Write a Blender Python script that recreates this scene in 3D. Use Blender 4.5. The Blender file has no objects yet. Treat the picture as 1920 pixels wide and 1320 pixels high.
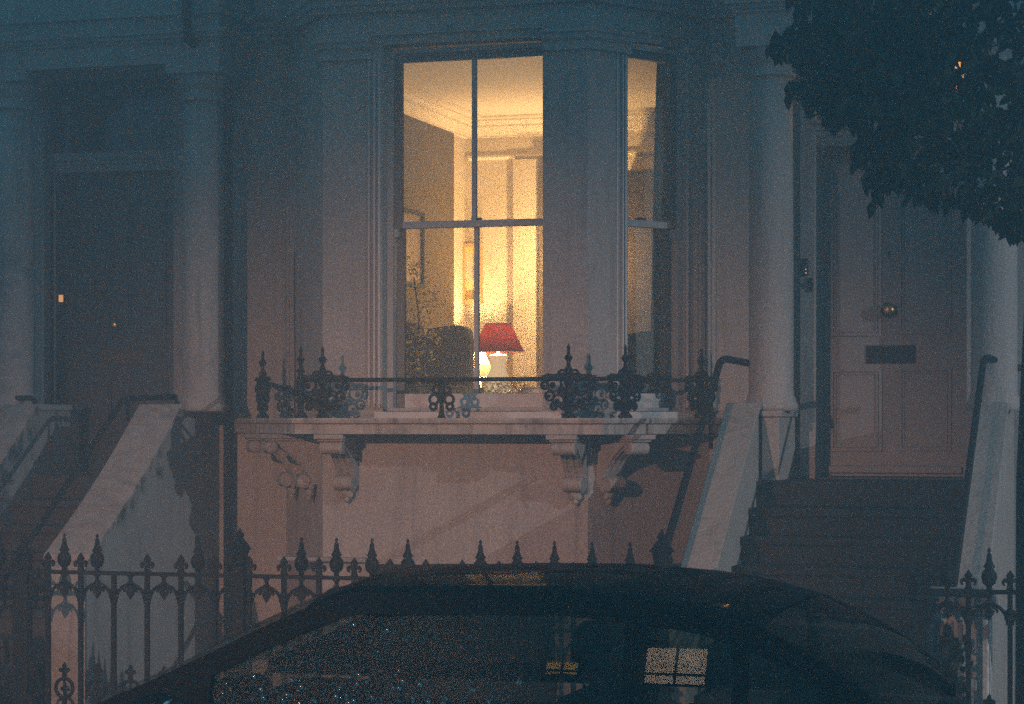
import bpy, math, random
from mathutils import Vector, Matrix, geometry
random.seed(7)
R = math.radians
scene = bpy.context.scene
COL = scene.collection

# ------------------------------------------------------------------ camera, sky, lamps, exposure
F_PX, TH = 4300.0, R(16.7)               # focal length in photo pixels; the camera looks 16.7 deg left of the facade's normal
YD = 14.96                               # camera to main wall plane (y = 0)
CX, CY, CZ = YD*math.tan(TH), -YD, 1.85
HOR = 785.0
st, ct = math.sin(TH), math.cos(TH)

cam_d = bpy.data.cameras.new('camera'); cam = bpy.data.objects.new('camera', cam_d); COL.objects.link(cam)
cam.location = (CX, CY, CZ); cam.rotation_euler = (R(90), 0, TH)
cam_d.sensor_width = 36.0; cam_d.lens = F_PX/1920*36.0
cam_d.shift_y = (HOR-660)/1920.0
cam_d.clip_start = 0.1; cam_d.clip_end = 500
scene.camera = cam

w = bpy.data.worlds.new('World'); scene.world = w; w.use_nodes = True
bg = w.node_tree.nodes['Background']
bg.inputs[0].default_value = (0.14, 0.60, 0.88, 1); bg.inputs[1].default_value = 0.415

def area_lamp(name, loc, power, color, size):      # a full cut-off street lamp head: a flat disc that shines down
    d = bpy.data.lights.new(name, 'AREA'); d.shape = 'DISK'; d.size = size; d.energy = power; d.color = color
    o = bpy.data.objects.new(name, d); COL.objects.link(o); o.location = loc
    return o
def spot_lamp(name, loc, aim, power, color, half, blend, size):   # a lantern whose reflector throws its light across the road
    d = bpy.data.lights.new(name, 'SPOT'); d.shadow_soft_size = size; d.energy = power; d.color = color
    d.spot_size = 2*R(half); d.spot_blend = blend; d.volume_factor = .3
    o = bpy.data.objects.new(name, d); COL.objects.link(o); o.location = loc
    o.rotation_euler = (Vector(aim)-Vector(loc)).to_track_quat('-Z', 'Y').to_euler()
    o.scale = (1.35, 1, 1)            # the reflector spreads the beam sideways
    return o
LAMP_A = spot_lamp('street_light_warm', (-1.6, -21.5, 5.15), (-.3, 0, .10), 22500, (1.0, 0.47, 0.30), 10, 1.0, 0.05)
LAMP_B = spot_lamp('street_light_cool', (23.5, -10.6, 7.0), (0, -.5, -.9), 17500, (1.0, 0.95, .97), 12, 1.0, 0.06)
scene.view_settings.view_transform = 'Standard'; scene.view_settings.look = 'None'
scene.view_settings.exposure = 0; scene.view_settings.gamma = 1
try: scene.view_settings.use_curve_mapping = False
except Exception: pass
scene.render.engine = 'CYCLES'
scene.cycles.use_denoising = False
scene.cycles.max_bounces = 10; scene.cycles.transparent_max_bounces = 16
scene.cycles.volume_bounces = 6
scene.cycles.caustics_reflective = False; scene.cycles.caustics_refractive = False
scene.cycles.sample_clamp_indirect = 2.0

# ------------------------------------------------------------------ measuring helpers
def XY(px, y):
    a = (px-960)/F_PX
    return CX + (YD+y)*(-st+a*ct)/(ct+a*st)
def DEP(px, y):
    return (YD+y)/(ct+(px-960)/F_PX*st)
def ZZ(px, py, y): return CZ - (py-HOR)*DEP(px, y)/F_PX
def W(px, py, y): return Vector((XY(px, y), y, ZZ(px, py, y)))

# ------------------------------------------------------------------ mesh builder
class MB:
    def __init__(s, T=None): s.v = []; s.f = []; s.T = T; s.sm = []
    def add(s, vs, fs, smooth=False):
        n = len(s.v)
        for p in vs:
            p = Vector(p); s.v.append(s.T @ p if s.T is not None else p)
        for f in fs: s.f.append([n+i for i in f]); s.sm.append(smooth)
        return s
    def box(s, x0, x1, y0, y1, z0, z1):
        return s.add([(x0,y0,z0),(x1,y0,z0),(x1,y1,z0),(x0,y1,z0),(x0,y0,z1),(x1,y0,z1),(x1,y1,z1),(x0,y1,z1)],
              [(0,3,2,1),(4,5,6,7),(0,1,5,4),(1,2,6,5),(2,3,7,6),(3,0,4,7)])
    def prism(s, poly, z0, z1):                     # plan polygon extruded upwards
        n = len(poly)
        return s.add([(p[0],p[1],z0) for p in poly]+[(p[0],p[1],z1) for p in poly],
              [list(range(n))[::-1], [n+i for i in range(n)]]+[(i,(i+1)%n,n+(i+1)%n,n+i) for i in range(n)])
    def plate(s, poly, y0, y1, c=(0,0)):            # outline in x,z extruded along y
        n = len(poly)
        tri = geometry.tessellate_polygon([[Vector((p[0],p[1],0)) for p in poly]])
        vs = [(p[0]+c[0],y0,p[1]+c[1]) for p in poly]+[(p[0]+c[0],y1,p[1]+c[1]) for p in poly]
        fs = [tuple(t) for t in tri]+[tuple(n+i for i in t[::-1]) for t in tri]+[(i,(i+1)%n,n+(i+1)%n,n+i) for i in range(n)]
        return s.add(vs, fs)
    def lathe(s, prof, c, seg=20, axis='z', smooth=True):
        cx, cy, cz = c; vs = []; fs = []
        for r, h in prof:
            for k in range(seg):
                a = 2*math.pi*k/seg
                if axis == 'z': vs.append((cx+r*math.cos(a), cy+r*math.sin(a), cz+h))
                elif axis == 'y': vs.append((cx+r*math.cos(a), cy+h, cz+r*math.sin(a)))
                else: vs.append((cx+h, cy+r*math.cos(a), cz+r*math.sin(a)))
        for j in range(len(prof)-1):
            for k in range(seg):
                fs.append((j*seg+k, j*seg+(k+1)%seg, (j+1)*seg+(k+1)%seg, (j+1)*seg+k))
        fs.append(tuple(range(seg))[::-1]); fs.append(tuple((len(prof)-1)*seg+k for k in range(seg)))
        return s.add(vs, fs, smooth)
    def tube(s, pts, r, seg=8, closed=False):
        pts = [Vector(p) for p in pts]; n = len(pts); vs = []; fs = []; prev = None
        for i, p in enumerate(pts):
            a = pts[(i-1)%n] if (closed or i > 0) else p
            b = pts[(i+1)%n] if (closed or i < n-1) else p
            d = (b-a).normalized()
            if prev is None: up = Vector((0,0,1)) if abs(d.z) < .9 else Vector((1,0,0))
            else: up = prev
            q = d.cross(up).normalized(); up2 = q.cross(d).normalized(); prev = up2
            rr = r[i] if isinstance(r, (list, tuple)) else r
            for k in range(seg):
                t = 2*math.pi*k/seg
                vs.append(p+q*math.cos(t)*rr+up2*math.sin(t)*rr)
        m = n if closed else n-1
        for i in range(m):
            for k in range(seg):
                fs.append((i*seg+k, i*seg+(k+1)%seg, ((i+1)%n)*seg+(k+1)%seg, ((i+1)%n)*seg+k))
        if not closed: fs.append(tuple(range(seg))[::-1]); fs.append(tuple((n-1)*seg+k for k in range(seg)))
        return s.add(vs, fs, True)
    def sweep(s, path, prof):                       # closed profile (out, z) along a plan path, mitred; out = right-hand side
        P = [Vector((p[0],p[1])) for p in path]; n = len(P); m = len(prof); vs = []; fs = []
        for i in range(n):
            d0 = (P[i]-P[i-1]).normalized() if i > 0 else None
            d1 = (P[i+1]-P[i]).normalized() if i < n-1 else None
            if d0 is None: d0 = d1
            if d1 is None: d1 = d0
            n0 = Vector((d0.y,-d0.x)); n1 = Vector((d1.y,-d1.x)); mm = (n0+n1)/(1+n0.dot(n1))
            for o, z in prof: vs.append((P[i].x+mm.x*o, P[i].y+mm.y*o, z))
        for i in range(n-1):
            for k in range(m): fs.append((i*m+k, i*m+(k+1)%m, (i+1)*m+(k+1)%m, (i+1)*m+k))
        fs.append(tuple(range(m))[::-1]); fs.append(tuple((n-1)*m+k for k in range(m)))
        return s.add(vs, fs)
    def mesh(s, name, off=Vector((0,0,0))):
        me = bpy.data.meshes.new(name)
        me.from_pydata([tuple(v-off) for v in s.v], [], s.f)
        for p, b in zip(me.polygons, s.sm): p.use_smooth = b
        me.update()
        import bmesh
        bm = bmesh.new(); bm.from_mesh(me); bmesh.ops.recalc_face_normals(bm, faces=bm.faces); bm.to_mesh(me); bm.free()
        return me

ORG = {}
def worldpos(o): return ORG.get(o.name, Vector((0,0,0)))
def part(name, mb, mat, parent, label=None, bevel=0, kind=None):
    off = worldpos(parent)
    o = bpy.data.objects.new(name, mb.mesh(name, off)); COL.objects.link(o)
    o.data.materials.append(mat); o.parent = parent
    ORG[o.name] = off
    if label: o['label'] = label
    if kind: o['kind'] = kind
    if bevel:
        b = o.modifiers.new('bevel', 'BEVEL'); b.width = bevel; b.segments = 2; b.limit_method = 'ANGLE'
    return o
def thing(name, label, cat, loc=(0,0,0), group=None):
    o = bpy.data.objects.new(name, None); COL.objects.link(o); o.location = loc
    o.empty_display_size = .1
    ORG[o.name] = Vector(loc); o['label'] = label; o['category'] = cat
    if group: o['group'] = group
    return o
def single(name, mb, mat, label, cat, loc=(0,0,0), group=None, kind=None, bevel=0):
    o = bpy.data.objects.new(name, mb.mesh(name, Vector(loc))); COL.objects.link(o); o.location = loc
    o.data.materials.append(mat); ORG[o.name] = Vector(loc)
    if label: o['label'] = label
    if cat: o['category'] = cat
    if group: o['group'] = group
    if kind: o['kind'] = kind
    if bevel:
        b = o.modifiers.new('bevel', 'BEVEL'); b.width = bevel; b.segments = 2; b.limit_method = 'ANGLE'
    return o
def copy_part(src, parent, d, name=None):
    o = src.copy(); COL.objects.link(o); o.parent = parent
    o.location = Vector(src.location)+Vector(d)
    ORG[o.name] = worldpos(src)
    for ch in [c for c in bpy.data.objects if c.parent == src]:
        k = ch.copy(); COL.objects.link(k); k.parent = o
    return o

# ------------------------------------------------------------------ materials
def mat(name, col, rough=.7, metal=0, bump=0, bscale=60, var=0, vscale=3, streak=0, spec=.5, coat=0, crack=0, grain=0):
    m = bpy.data.materials.new(name); m.use_nodes = True; nt = m.node_tree; N = nt.nodes; L = nt.links
    b = N['Principled BSDF']; b.inputs['Base Color'].default_value = (*col, 1); b.inputs['Roughness'].default_value = rough
    b.inputs['Metallic'].default_value = metal; b.inputs['Specular IOR Level'].default_value = spec
    if coat: b.inputs['Coat Weight'].default_value = coat; b.inputs['Coat Roughness'].default_value = .03
    if var or streak or bump:
        g = N.new('ShaderNodeNewGeometry')
    prev = None
    if var:
        n = N.new('ShaderNodeTexNoise'); n.inputs['Scale'].default_value = vscale; n.inputs['Detail'].default_value = 8
        n.inputs['Roughness'].default_value = .65
        L.new(g.outputs['Position'], n.inputs['Vector'])
        mr = N.new('ShaderNodeMapRange'); mr.inputs[1].default_value = .3; mr.inputs[2].default_value = .7
        mr.inputs[3].default_value = 1-var; mr.inputs[4].default_value = 1+var*.35
        L.new(n.outputs['Fac'], mr.inputs[0]); prev = mr.outputs[0]
    if streak:                                      # rain-washed dirt: noise stretched vertically
        mp = N.new('ShaderNodeMapping'); mp.inputs['Scale'].default_value = (14, 14, 1.1); L.new(g.outputs['Position'], mp.inputs['Vector'])
        n = N.new('ShaderNodeTexNoise'); n.inputs['Scale'].default_value = 1.0; n.inputs['Detail'].default_value = 5
        L.new(mp.outputs[0], n.inputs['Vector'])
        mr = N.new('ShaderNodeMapRange'); mr.inputs[1].default_value = .52; mr.inputs[2].default_value = .75
        mr.inputs[3].default_value = 1; mr.inputs[4].default_value = 1-streak
        L.new(n.outputs['Fac'], mr.inputs[0])
        if prev:
            mu = N.new('ShaderNodeMath'); mu.operation = 'MULTIPLY'; L.new(prev, mu.inputs[0]); L.new(mr.outputs[0], mu.inputs[1]); prev = mu.outputs[0]
        else: prev = mr.outputs[0]
    if crack and prev:
        n = N.new('ShaderNodeTexNoise'); n.inputs['Scale'].default_value = 3; n.inputs['Detail'].default_value = 6; L.new(g.outputs['Position'], n.inputs['Vector'])
        ad = N.new('ShaderNodeVectorMath'); ad.operation = 'MULTIPLY_ADD'; ad.inputs[1].default_value = (.5,.5,.5)
        L.new(n.outputs['Color'], ad.inputs[0]); L.new(g.outputs['Position'], ad.inputs[2])
        vo = N.new('ShaderNodeTexVoronoi'); vo.feature = 'DISTANCE_TO_EDGE'; vo.inputs['Scale'].default_value = .9; L.new(ad.outputs[0], vo.inputs['Vector'])
        mr = N.new('ShaderNodeMapRange'); mr.inputs[1].default_value = .001; mr.inputs[2].default_value = .008; mr.inputs[3].default_value = 1-crack; mr.inputs[4].default_value = 1
        L.new(vo.outputs['Distance'], mr.inputs[0])
        mu = N.new('ShaderNodeMath'); mu.operation = 'MULTIPLY'; L.new(prev, mu.inputs[0]); L.new(mr.outputs[0], mu.inputs[1]); prev = mu.outputs[0]
    if grain and prev:
        n = N.new('ShaderNodeTexNoise'); n.inputs['Scale'].default_value = 160; n.inputs['Detail'].default_value = 2; L.new(g.outputs['Position'], n.inputs['Vector'])
        mr = N.new('ShaderNodeMapRange'); mr.inputs[1].default_value = .3; mr.inputs[2].default_value = .7; mr.inputs[3].default_value = 1-grain; mr.inputs[4].default_value = 1+grain
        L.new(n.outputs['Fac'], mr.inputs[0])
        mu = N.new('ShaderNodeMath'); mu.operation = 'MULTIPLY'; L.new(prev, mu.inputs[0]); L.new(mr.outputs[0], mu.inputs[1]); prev = mu.outputs[0]
    if prev:
        mx = N.new('ShaderNodeMixRGB'); mx.blend_type = 'MULTIPLY'; mx.inputs[0].default_value = 1
        mx.inputs[1].default_value = (*col, 1); L.new(prev, mx.inputs[2]); L.new(mx.outputs[0], b.inputs['Base Color'])
    if bump:
        n = N.new('ShaderNodeTexNoise'); n.inputs['Scale'].default_value = bscale; n.inputs['Detail'].default_value = 6
        L.new(g.outputs['Position'], n.inputs['Vector'])
        bp = N.new('ShaderNodeBump'); bp.inputs['Strength'].default_value = bump; bp.inputs['Distance'].default_value = .01
        L.new(n.outputs['Fac'], bp.inputs['Height']); L.new(bp.outputs[0], b.inputs['Normal'])
    return m
def emis(name, col, s):
    m = bpy.data.materials.new(name); m.use_nodes = True; nt = m.node_tree
    b = nt.nodes['Principled BSDF']; b.inputs['Base Color'].default_value = (.5,.5,.5,1)
    b.inputs['Emission Color'].default_value = (*col, 1); b.inputs['Emission Strength'].default_value = s
    return m
def glass(name, tint=(1,1,1), ior=1.5, rough=0.0, wob=0, ripple=2.5, refl=1.8):
    m = bpy.data.materials.new(name); m.use_nodes = True; nt = m.node_tree; N = nt.nodes; L = nt.links
    N.remove(N['Principled BSDF']); out = [n for n in N if n.type == 'OUTPUT_MATERIAL'][0]
    t = N.new('ShaderNodeBsdfTransparent'); t.inputs[0].default_value = (*tint, 1)
    gl = N.new('ShaderNodeBsdfGlossy'); gl.inputs['Roughness'].default_value = rough
    fr = N.new('ShaderNodeFresnel'); fr.inputs[0].default_value = ior
    mu = N.new('ShaderNodeMath'); mu.operation = 'MULTIPLY'; mu.inputs[1].default_value = refl; mu.use_clamp = True
    mx = N.new('ShaderNodeMixShader'); L.new(fr.outputs[0], mu.inputs[0]); L.new(mu.outputs[0], mx.inputs[0])
    L.new(t.outputs[0], mx.inputs[1]); L.new(gl.outputs[0], mx.inputs[2]); L.new(mx.outputs[0], out.inputs[0])
    if wob:
        g = N.new('ShaderNodeNewGeometry'); n = N.new('ShaderNodeTexNoise'); n.inputs['Scale'].default_value = ripple
        L.new(g.outputs['Position'], n.inputs['Vector'])
        bp = N.new('ShaderNodeBump'); bp.inputs['Strength'].default_value = wob; bp.inputs['Distance'].default_value = .02
        L.new(n.outputs['Fac'], bp.inputs['Height']); L.new(bp.outputs[0], gl.inputs['Normal'])
    return m
STUC = mat('painted_stucco', (.22,.203,.192), .8, bump=.6, bscale=55, var=.16, vscale=1.6, streak=.25, crack=.12, grain=.35)
STUD = mat('weathered_stucco', (.20,.193,.183), .8, bump=.5, bscale=30, var=.22, vscale=2.5, streak=.40, crack=.15, grain=.35)
STON = mat('stone_coping', (.21,.192,.175), .8, bump=.7, bscale=35, var=.14, vscale=3, streak=.3, grain=.3)
SLAB = mat('stained_slab', (.25,.23,.21), .8, bump=.8, bscale=30, var=.35, vscale=8, streak=.65)
TRIM = mat('white_window_paint', (.30,.30,.30), .5, bump=.1, bscale=40, var=.12, vscale=6)
IRON = mat('black_iron_paint', (.004,.0045,.005), .6, bump=.3, bscale=70, spec=.12)
DDOOR = mat('dark_door_paint', (.030,.034,.036), .4, var=.1, bump=.05)
LDOOR = mat('grey_door_paint', (.14,.133,.133), .55, var=.12, vscale=3, bump=.1)
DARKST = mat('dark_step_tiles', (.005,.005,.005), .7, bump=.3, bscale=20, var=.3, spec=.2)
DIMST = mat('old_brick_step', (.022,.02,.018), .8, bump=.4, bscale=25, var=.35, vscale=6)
BRASS = mat('aged_brass', (.55,.36,.14), .3, metal=1)
ASPH = mat('asphalt', (.045,.045,.047), .7, bump=.6, bscale=90, var=.2)
PAVE = mat('paving_stone', (.07,.068,.066), .8, bump=.3, bscale=40, var=.25)
KERB = mat('kerb_granite', (.2,.19,.18), .8, bump=.4, var=.2)
PANE = glass('window_pane', (.95,.96,.94), 1.45, wob=.08)
CARG = glass('car_glass', (.62,.66,.62), 1.5, refl=.38)
BLACK = mat('black_gloss', (.004,.004,.004), .5, spec=.1)
LEAF = mat('dark_leaf', (.010,.016,.008), .7, spec=.08)
BARK = mat('bark', (.02,.016,.012), .9, bump=.8, bscale=25, var=.3)

def leafquad(mb, c, L, wd, rng=random, droop=True):
    d = Vector((rng.uniform(-1,1), rng.uniform(-1,1), rng.uniform(-1.6,.2) if droop else rng.uniform(-1,1))).normalized()
    n = d.cross(Vector((rng.uniform(-1,1),rng.uniform(-1,1),rng.uniform(-1,1)))).normalized()
    b = d.cross(n)*.15*L
    mb.add([c, c+d*L*.35+n*wd*.5+b*.6, c+d*L*.72+n*wd*.36+b, c+d*L+b*.4, c+d*L*.72-n*wd*.36+b, c+d*L*.35-n*wd*.5+b*.6], [(0,1,2,3,4,5)])

# ------------------------------------------------------------------ ground
YF = -2.9                                             # railing line
KY = -5.75                                            # kerb line
def struct(name, mb, m, bevel=0): return single(name, mb, m, None, None, kind='structure', bevel=bevel)
struct('road', MB().box(-16,16,KY-10.5,KY-.14,-.6,-.12), ASPH)
pv = struct('pavement', MB().box(-16,16,YF-.12,YF+.12,-2.3,-.02), PAVE)
struct('pavement_bed', MB().box(-16,16,KY,YF-.13,-.6,-.02), PAVE)
struct('far_pavement', MB().box(-16,16,KY-16,KY-10.51,-.6,0), PAVE)
kb = struct('kerb', MB().box(-16,16,KY-.135,KY-.002,-.6,-.005), KERB)
src = None
for i in range(12):                                   # paving slabs near the house
    for j in range(4):
        x = -4+i*.72+(.36 if j%2 else 0); y = KY+.04+j*.67
        if src is None:
            m = MB().box(x,x+.712,y,y+.662,-.018,0)
            src = part('paving_stone', m, PAVE, pv); sx, sy = x, y
        else:
            o = src.copy(); COL.objects.link(o); o.location = (x-sx, y-sy, random.uniform(-.003,.002)); o.parent = pv
struct('basement_floor', MB().box(-16,16,YF+.13,.3,-2.3,-2.1), PAVE)

# ------------------------------------------------------------------ houses
YB = -.86; BD = .86; BA = .61
XL, XR = XY(605,YB), XY(1102,YB)
bayP = [(XL-BA-.6,0),(XL-BA,0),(XL,YB),(XR,YB),(XR+BA,0),(XR+BA+.3,0)]
XW = XY(424,0)                                        # party line: stair flank and drainpipe
house = thing('terraced_house', 'pale stucco terraced house with lit canted bay window and porch on the right', 'house', (0,0,0))
lhouse = thing('terraced_house', 'darker neighbouring house at left with black front door and columned porch', 'house', (-4,0,0))

ZS, ZH = 1.90, 4.27                                   # window opening
ZTOP = 6.4
def inset(path, t):                                   # inner line of the bay wall
    P = [Vector(p) for p in path]; out = []
    for i in range(len(P)):
        d0 = (P[i]-P[i-1]).normalized() if i > 0 else (P[1]-P[0]).normalized()
        d1 = (P[i+1]-P[i]).normalized() if i < len(P)-1 else d0
        n0 = Vector((d0.y,-d0.x)); n1 = Vector((d1.y,-d1.x)); mm = (n0+n1)/(1+n0.dot(n1)); out.append(P[i]-mm*t)
    return out
TW = .26
outer = [Vector(p) for p in bayP[1:5]]; inner = inset([tuple(p) for p in outer], TW)
# facet frames
def facet(p, q):
    p, q = Vector(p), Vector(q); u = (q-p).normalized(); n = Vector((u.y,-u.x)); return p, u, n, (q-p).length
FL, FF, FR = facet(bayP[1],bayP[2]), facet(bayP[2],bayP[3]), facet(bayP[3],bayP[4])
def fm(fr):                                           # local (a along, b inwards, z) -> world ; -b is outwards
    p, u, n, l = fr
    return Matrix(((u.x,-n.x,0,p.x),(u.y,-n.y,0,p.y),(0,0,1,0),(0,0,0,1)))
def a_on(fr, px):                                     # distance along a facet seen at photo column px
    p, u, n, l = fr; a = (px-960)/F_PX; d = Vector((-st+a*ct, ct+a*st)); c = Vector((CX,CY))
    # c + t d = p + s u
    det = d.x*(-u.y)+d.y*u.x; r = p-c
    return (d.x*r.y-d.y*r.x)/(-(det)) if abs(det) > 1e-9 else 0
def a_on(fr, px):
    p, u, n, l = fr; a = (px-960)/F_PX; d = Vector((-st+a*ct, ct+a*st)); c = Vector((CX,CY)); r = p-c
    t = (r.x*n.x+r.y*n.y)/(d.x*n.x+d.y*n.y); q = c+d*t
    return (q-p).dot(u)
def on_f(fr, s, b=0):
    p, u, n, l = fr; return p+u*s-n*b
# openings
f0, f1 = a_on(FF,717), a_on(FF,1021)-.012
r0, r1 = a_on(FR,1177), a_on(FR,1284)
def ring(z0, z1, mb):
    o = outer; i = inner
    for k in range(3): mb.prism([o[k],o[k+1],i[k+1],i[k]], z0, z1)
    return mb
bw = MB(); ring(-2.1, ZS-.06, bw)
# basement windows are niches: dark sashes set on the wall's face line, built further down
part('bay_base_wall', bw, STUC, house)
part('bay_upper_wall', ring(ZH+.02, ZTOP, MB()), STUC, house)
pr = MB()
o, i = outer, inner
pr.prism([o[0],o[1],on_f(FF,f0),on_f(FF,f0,TW),i[1],i[0]], ZS-.06, ZH+.02)
part('bay_pier', pr, STUC, house)
pr = MB(); pr.prism([on_f(FF,f1),o[2],on_f(FR,r0),on_f(FR,r0,TW),i[2],on_f(FF,f1,TW)], ZS-.06, ZH+.02)
part('bay_pier', pr, STUC, house)
pr = MB(); pr.prism([on_f(FR,r1),o[3],i[3],on_f(FR,r1,TW)], ZS-.06, ZH+.02)
part('bay_pier', pr, STUC, house)
# main wall pieces
wl = MB(); wl.box(XW-.02, XL-BA, 0, .3, -2.1, ZTOP); part('wall', wl, STUC, house)
DX0, DX1 = XY(1529,0), XY(1812,0)
DZT = ZZ(1620,100,0); LAND = 1.46
wl = MB(); wl.box(XR+BA, DX0, 0, .3, -2.1, ZTOP); part('wall', wl, STUC, house)
wl = MB(); wl.box(DX1, DX1+3.5, 0, .3, -2.1, ZTOP); part('wall', wl, STUC, house)
wl = MB(); wl.box(DX0, DX1, 0, .3, DZT, ZTOP).box(DX0, DX1, 0, .3, -2.1, LAND); part('wall', wl, STUC, house)
LX0, LX1 = XY(82,0), XY(326,0)
wl = MB(); wl.box(-9, LX0, 0, .3, -2.1, ZTOP).box(LX1, XW-.022, 0, .3, -2.1, ZTOP).box(LX0, LX1, 0, .3, ZZ(215,120,0), ZTOP).box(LX0,LX1,0,.3,-2.1,LAND)
part('wall', wl, STUD, lhouse)

# mouldings on the bay
path = [(XW-.02,0)]+[tuple(p) for p in outer]+[(XY(1400,0),0)]
def mould(path, prof, m, parent, name='moulding'): return part(name, MB().sweep(path, prof), m, parent)
mould(path, [(-.02,4.50),(.05,4.50),(.06,4.53),(.085,4.545),(.085,4.575),(.11,4.59),(.11,4.62),(-.02,4.64)], STUC, house, 'cornice')
mould(path, [(-.02,4.66),(.03,4.66),(.03,4.70),(-.02,4.70)], STUC, house, 'string_course')
# pier capitals
CAP = [(-.02,4.20),(.03,4.20),(.03,4.215),(.022,4.222),(.022,4.255),(.03,4.26),(.045,4.275),(.045,4.30),(.06,4.31),(.06,4.335),(-.02,4.345)]
for pts in ([on_f(FF,-.0), on_f(FF,a_on(FF,700))],):
    mould([tuple(on_f(FL,FL[3]-.12))]+[tuple(p) for p in pts], CAP, STUC, house, 'pier_capital')
mould([tuple(on_f(FF,a_on(FF,1018))),tuple(outer[2]),tuple(on_f(FR,a_on(FR,1180)))], CAP, STUC, house, 'pier_capital')
mould([tuple(on_f(FR,a_on(FR,1296))),tuple(outer[3]),(XR+BA+.10,0)], CAP, STUC, house, 'pier_capital')
mould([tuple(on_f(FL,.02)),tuple(on_f(FL,.30))], [(a,z-.08) for a,z in CAP], STUC, house, 'pier_capital')
# corner pilasters of the bay: narrow raised panels
def raised(fr, a0, a1, z0, z1, t, m, parent, name): return part(name, MB(fm(fr)).box(a0,a1,-t,.01,z0,z1), m, parent, bevel=.004)
raised(FR, a_on(FR,1300), a_on(FR,1342), 1.92, 4.19, .035, STUC, house, 'pilaster')
raised(FR, a_on(FR,1304), a_on(FR,1313), 2.0, 3.75, .05, STUC, house, 'pilaster_bead')
raised(FR, a_on(FR,1326), a_on(FR,1332), 2.0, 3.95, .05, STUC, house, 'pilaster_bead')
raised(FL, .05, .27, 1.92, 4.11, .035, STUC, house, 'pilaster')
raised(FL, .09, .12, 2.0, 4.0, .05, STUC, house, 'pilaster_bead'); raised(FL, .20, .23, 2.0, 4.0, .05, STUC, house, 'pilaster_bead')
# beads around window openings
for (fr, a0, a1) in ((FF,f0,f1),(FR,r0,r1)):
    for k, (d, t, wd) in enumerate(((.012,.012,.018),(.045,.02,.014),(.085,.010,.014))):
        raised(fr, a0-d-wd, a0-d, ZS+.02, 4.19, t, TRIM, house, 'window_moulding')
    raised(fr, a0-.05, a1+(.05 if fr is FR else 0), 4.345, 4.365, .03, STUC, house, 'window_moulding')
    if fr is FR: raised(fr, a1+.012, a1+.03, ZS+.02, 4.19, .012, TRIM, house, 'window_moulding')

# ---- sash windows
DSASH = mat('shaded_sash', (.035,.04,.045), .45, var=.1)  # shade on stiles and top rails put into a darker colour
MSASH = mat('grey_sash_paint', (.20,.21,.22), .5, var=.15, vscale=8)
def sash(fr, a0, a1, zb, zt, zm, bars, parent, label, pane=PANE, dep=.10, curtain=False):
    T = fm(fr); jw = .045
    fr_o = part('sash_window', MB(T).box(a0,a0+jw,dep-.02,dep+.10,zb,zt).box(a1-jw,a1,dep-.02,dep+.10,zb,zt).box(a0+jw,a1-jw,dep-.02,dep+.10,zt-.03,zt).box(a0+jw,a1-jw,dep-.02,dep+.10,zb,zb+.02), MSASH, parent, label)
    A0, A1 = a0+jw+.002, a1-jw-.002
    sw = .055
    def leaf(z0, z1, b, bot, top):
        for e in ((A0,A0+sw),(A1-sw,A1)): part('stile', MB(T).box(e[0],e[1],b,b+.04,z0,z1), DSASH, fr_o, bevel=.003)
        lite = MSASH if z0 > zb+.5 else TRIM
        part('bottom_rail', MB(T).box(A0+sw,A1-sw,b,b+.04,z0,z0+bot), lite, fr_o, bevel=.003)
        part('top_rail', MB(T).box(A0+sw,A1-sw,b,b+.04,z1-top,z1), DSASH, fr_o, bevel=.003)
        n = len(bars); edges = [A0+sw]+list(bars)+[A1-sw]
        for a in bars: part('glazing_bar', MB(T).box(a-.014,a+.014,b+.002,b+.036,z0+bot,z1-top), MSASH, fr_o)
        for e0, e1 in zip(edges[:-1], edges[1:]):
            part('pane', MB(T).box(e0+(.014 if e0 in bars else 0),e1-(.014 if e1 in bars else 0),b+.018,b+.022,z0+bot,z1-top), pane, fr_o)
    leaf(zm-.02, zt-.03, dep-.005, .045, .055)            # upper sash outside
    leaf(zb+.02, zm+.03, dep+.045, .095, .045)            # lower sash inside
    part('sash_catch', MB(T).box(sum((A0,A1))/2-.03,sum((A0,A1))/2+.03,dep+.04,dep+.085,zm+.031,zm+.045), IRON, fr_o)
    for s in (A0+.0, A1-.03): part('sash_horn', MB(T).box(s,s+.03,dep-.008,dep+.03,zm-.075,zm-.021), MSASH, fr_o)
    part('window_sill', MB(T).box(a0-.04,a1+.04,-.06,dep-.022,zb-.055,zb-.004), TRIM, fr_o, bevel=.006)
    return fr_o
barA = a_on(FF,877)
sash(FF, f0, f1+.10, ZS, ZH, 3.115, [barA+.01], house, 'large lit sash window facing the street with white frame')
sash(FR, r0-.10, r1, ZS, ZH, 3.115, [], house, 'narrow lit sash window on the angled side of the bay', dep=.035)
# basement windows (dark, heads just above the car roof)
DGL = mat('dark_window_glass', (.01,.012,.014), .08)
zb_h = ZZ(900,1061,YB)
for fr, a0, a1 in ((FF,a_on(FF,700),a_on(FF,1040)),(FR,.1,FR[3]-.25)):
    bwin = part('basement_window', MB(fm(fr)).box(a0,a1,-.012,.01,-1.2,zb_h), IRON, house, 'dark basement window low in the bay, mostly hidden by the car')
    part('pane', MB(fm(fr)).box(a0+.06,(a0+a1)/2-.02,-.018,-.013,-1.1,zb_h-.06), DGL, bwin); part('pane', MB(fm(fr)).box((a0+a1)/2+.02,a1-.06,-.018,-.013,-1.1,zb_h-.06), DGL, bwin)
part('ledge', MB(fm(FF)).box(-.30,a_on(FF,692),-.07,.01,zb_h+.01,zb_h+.04), STUD, house, bevel=.01)

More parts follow.
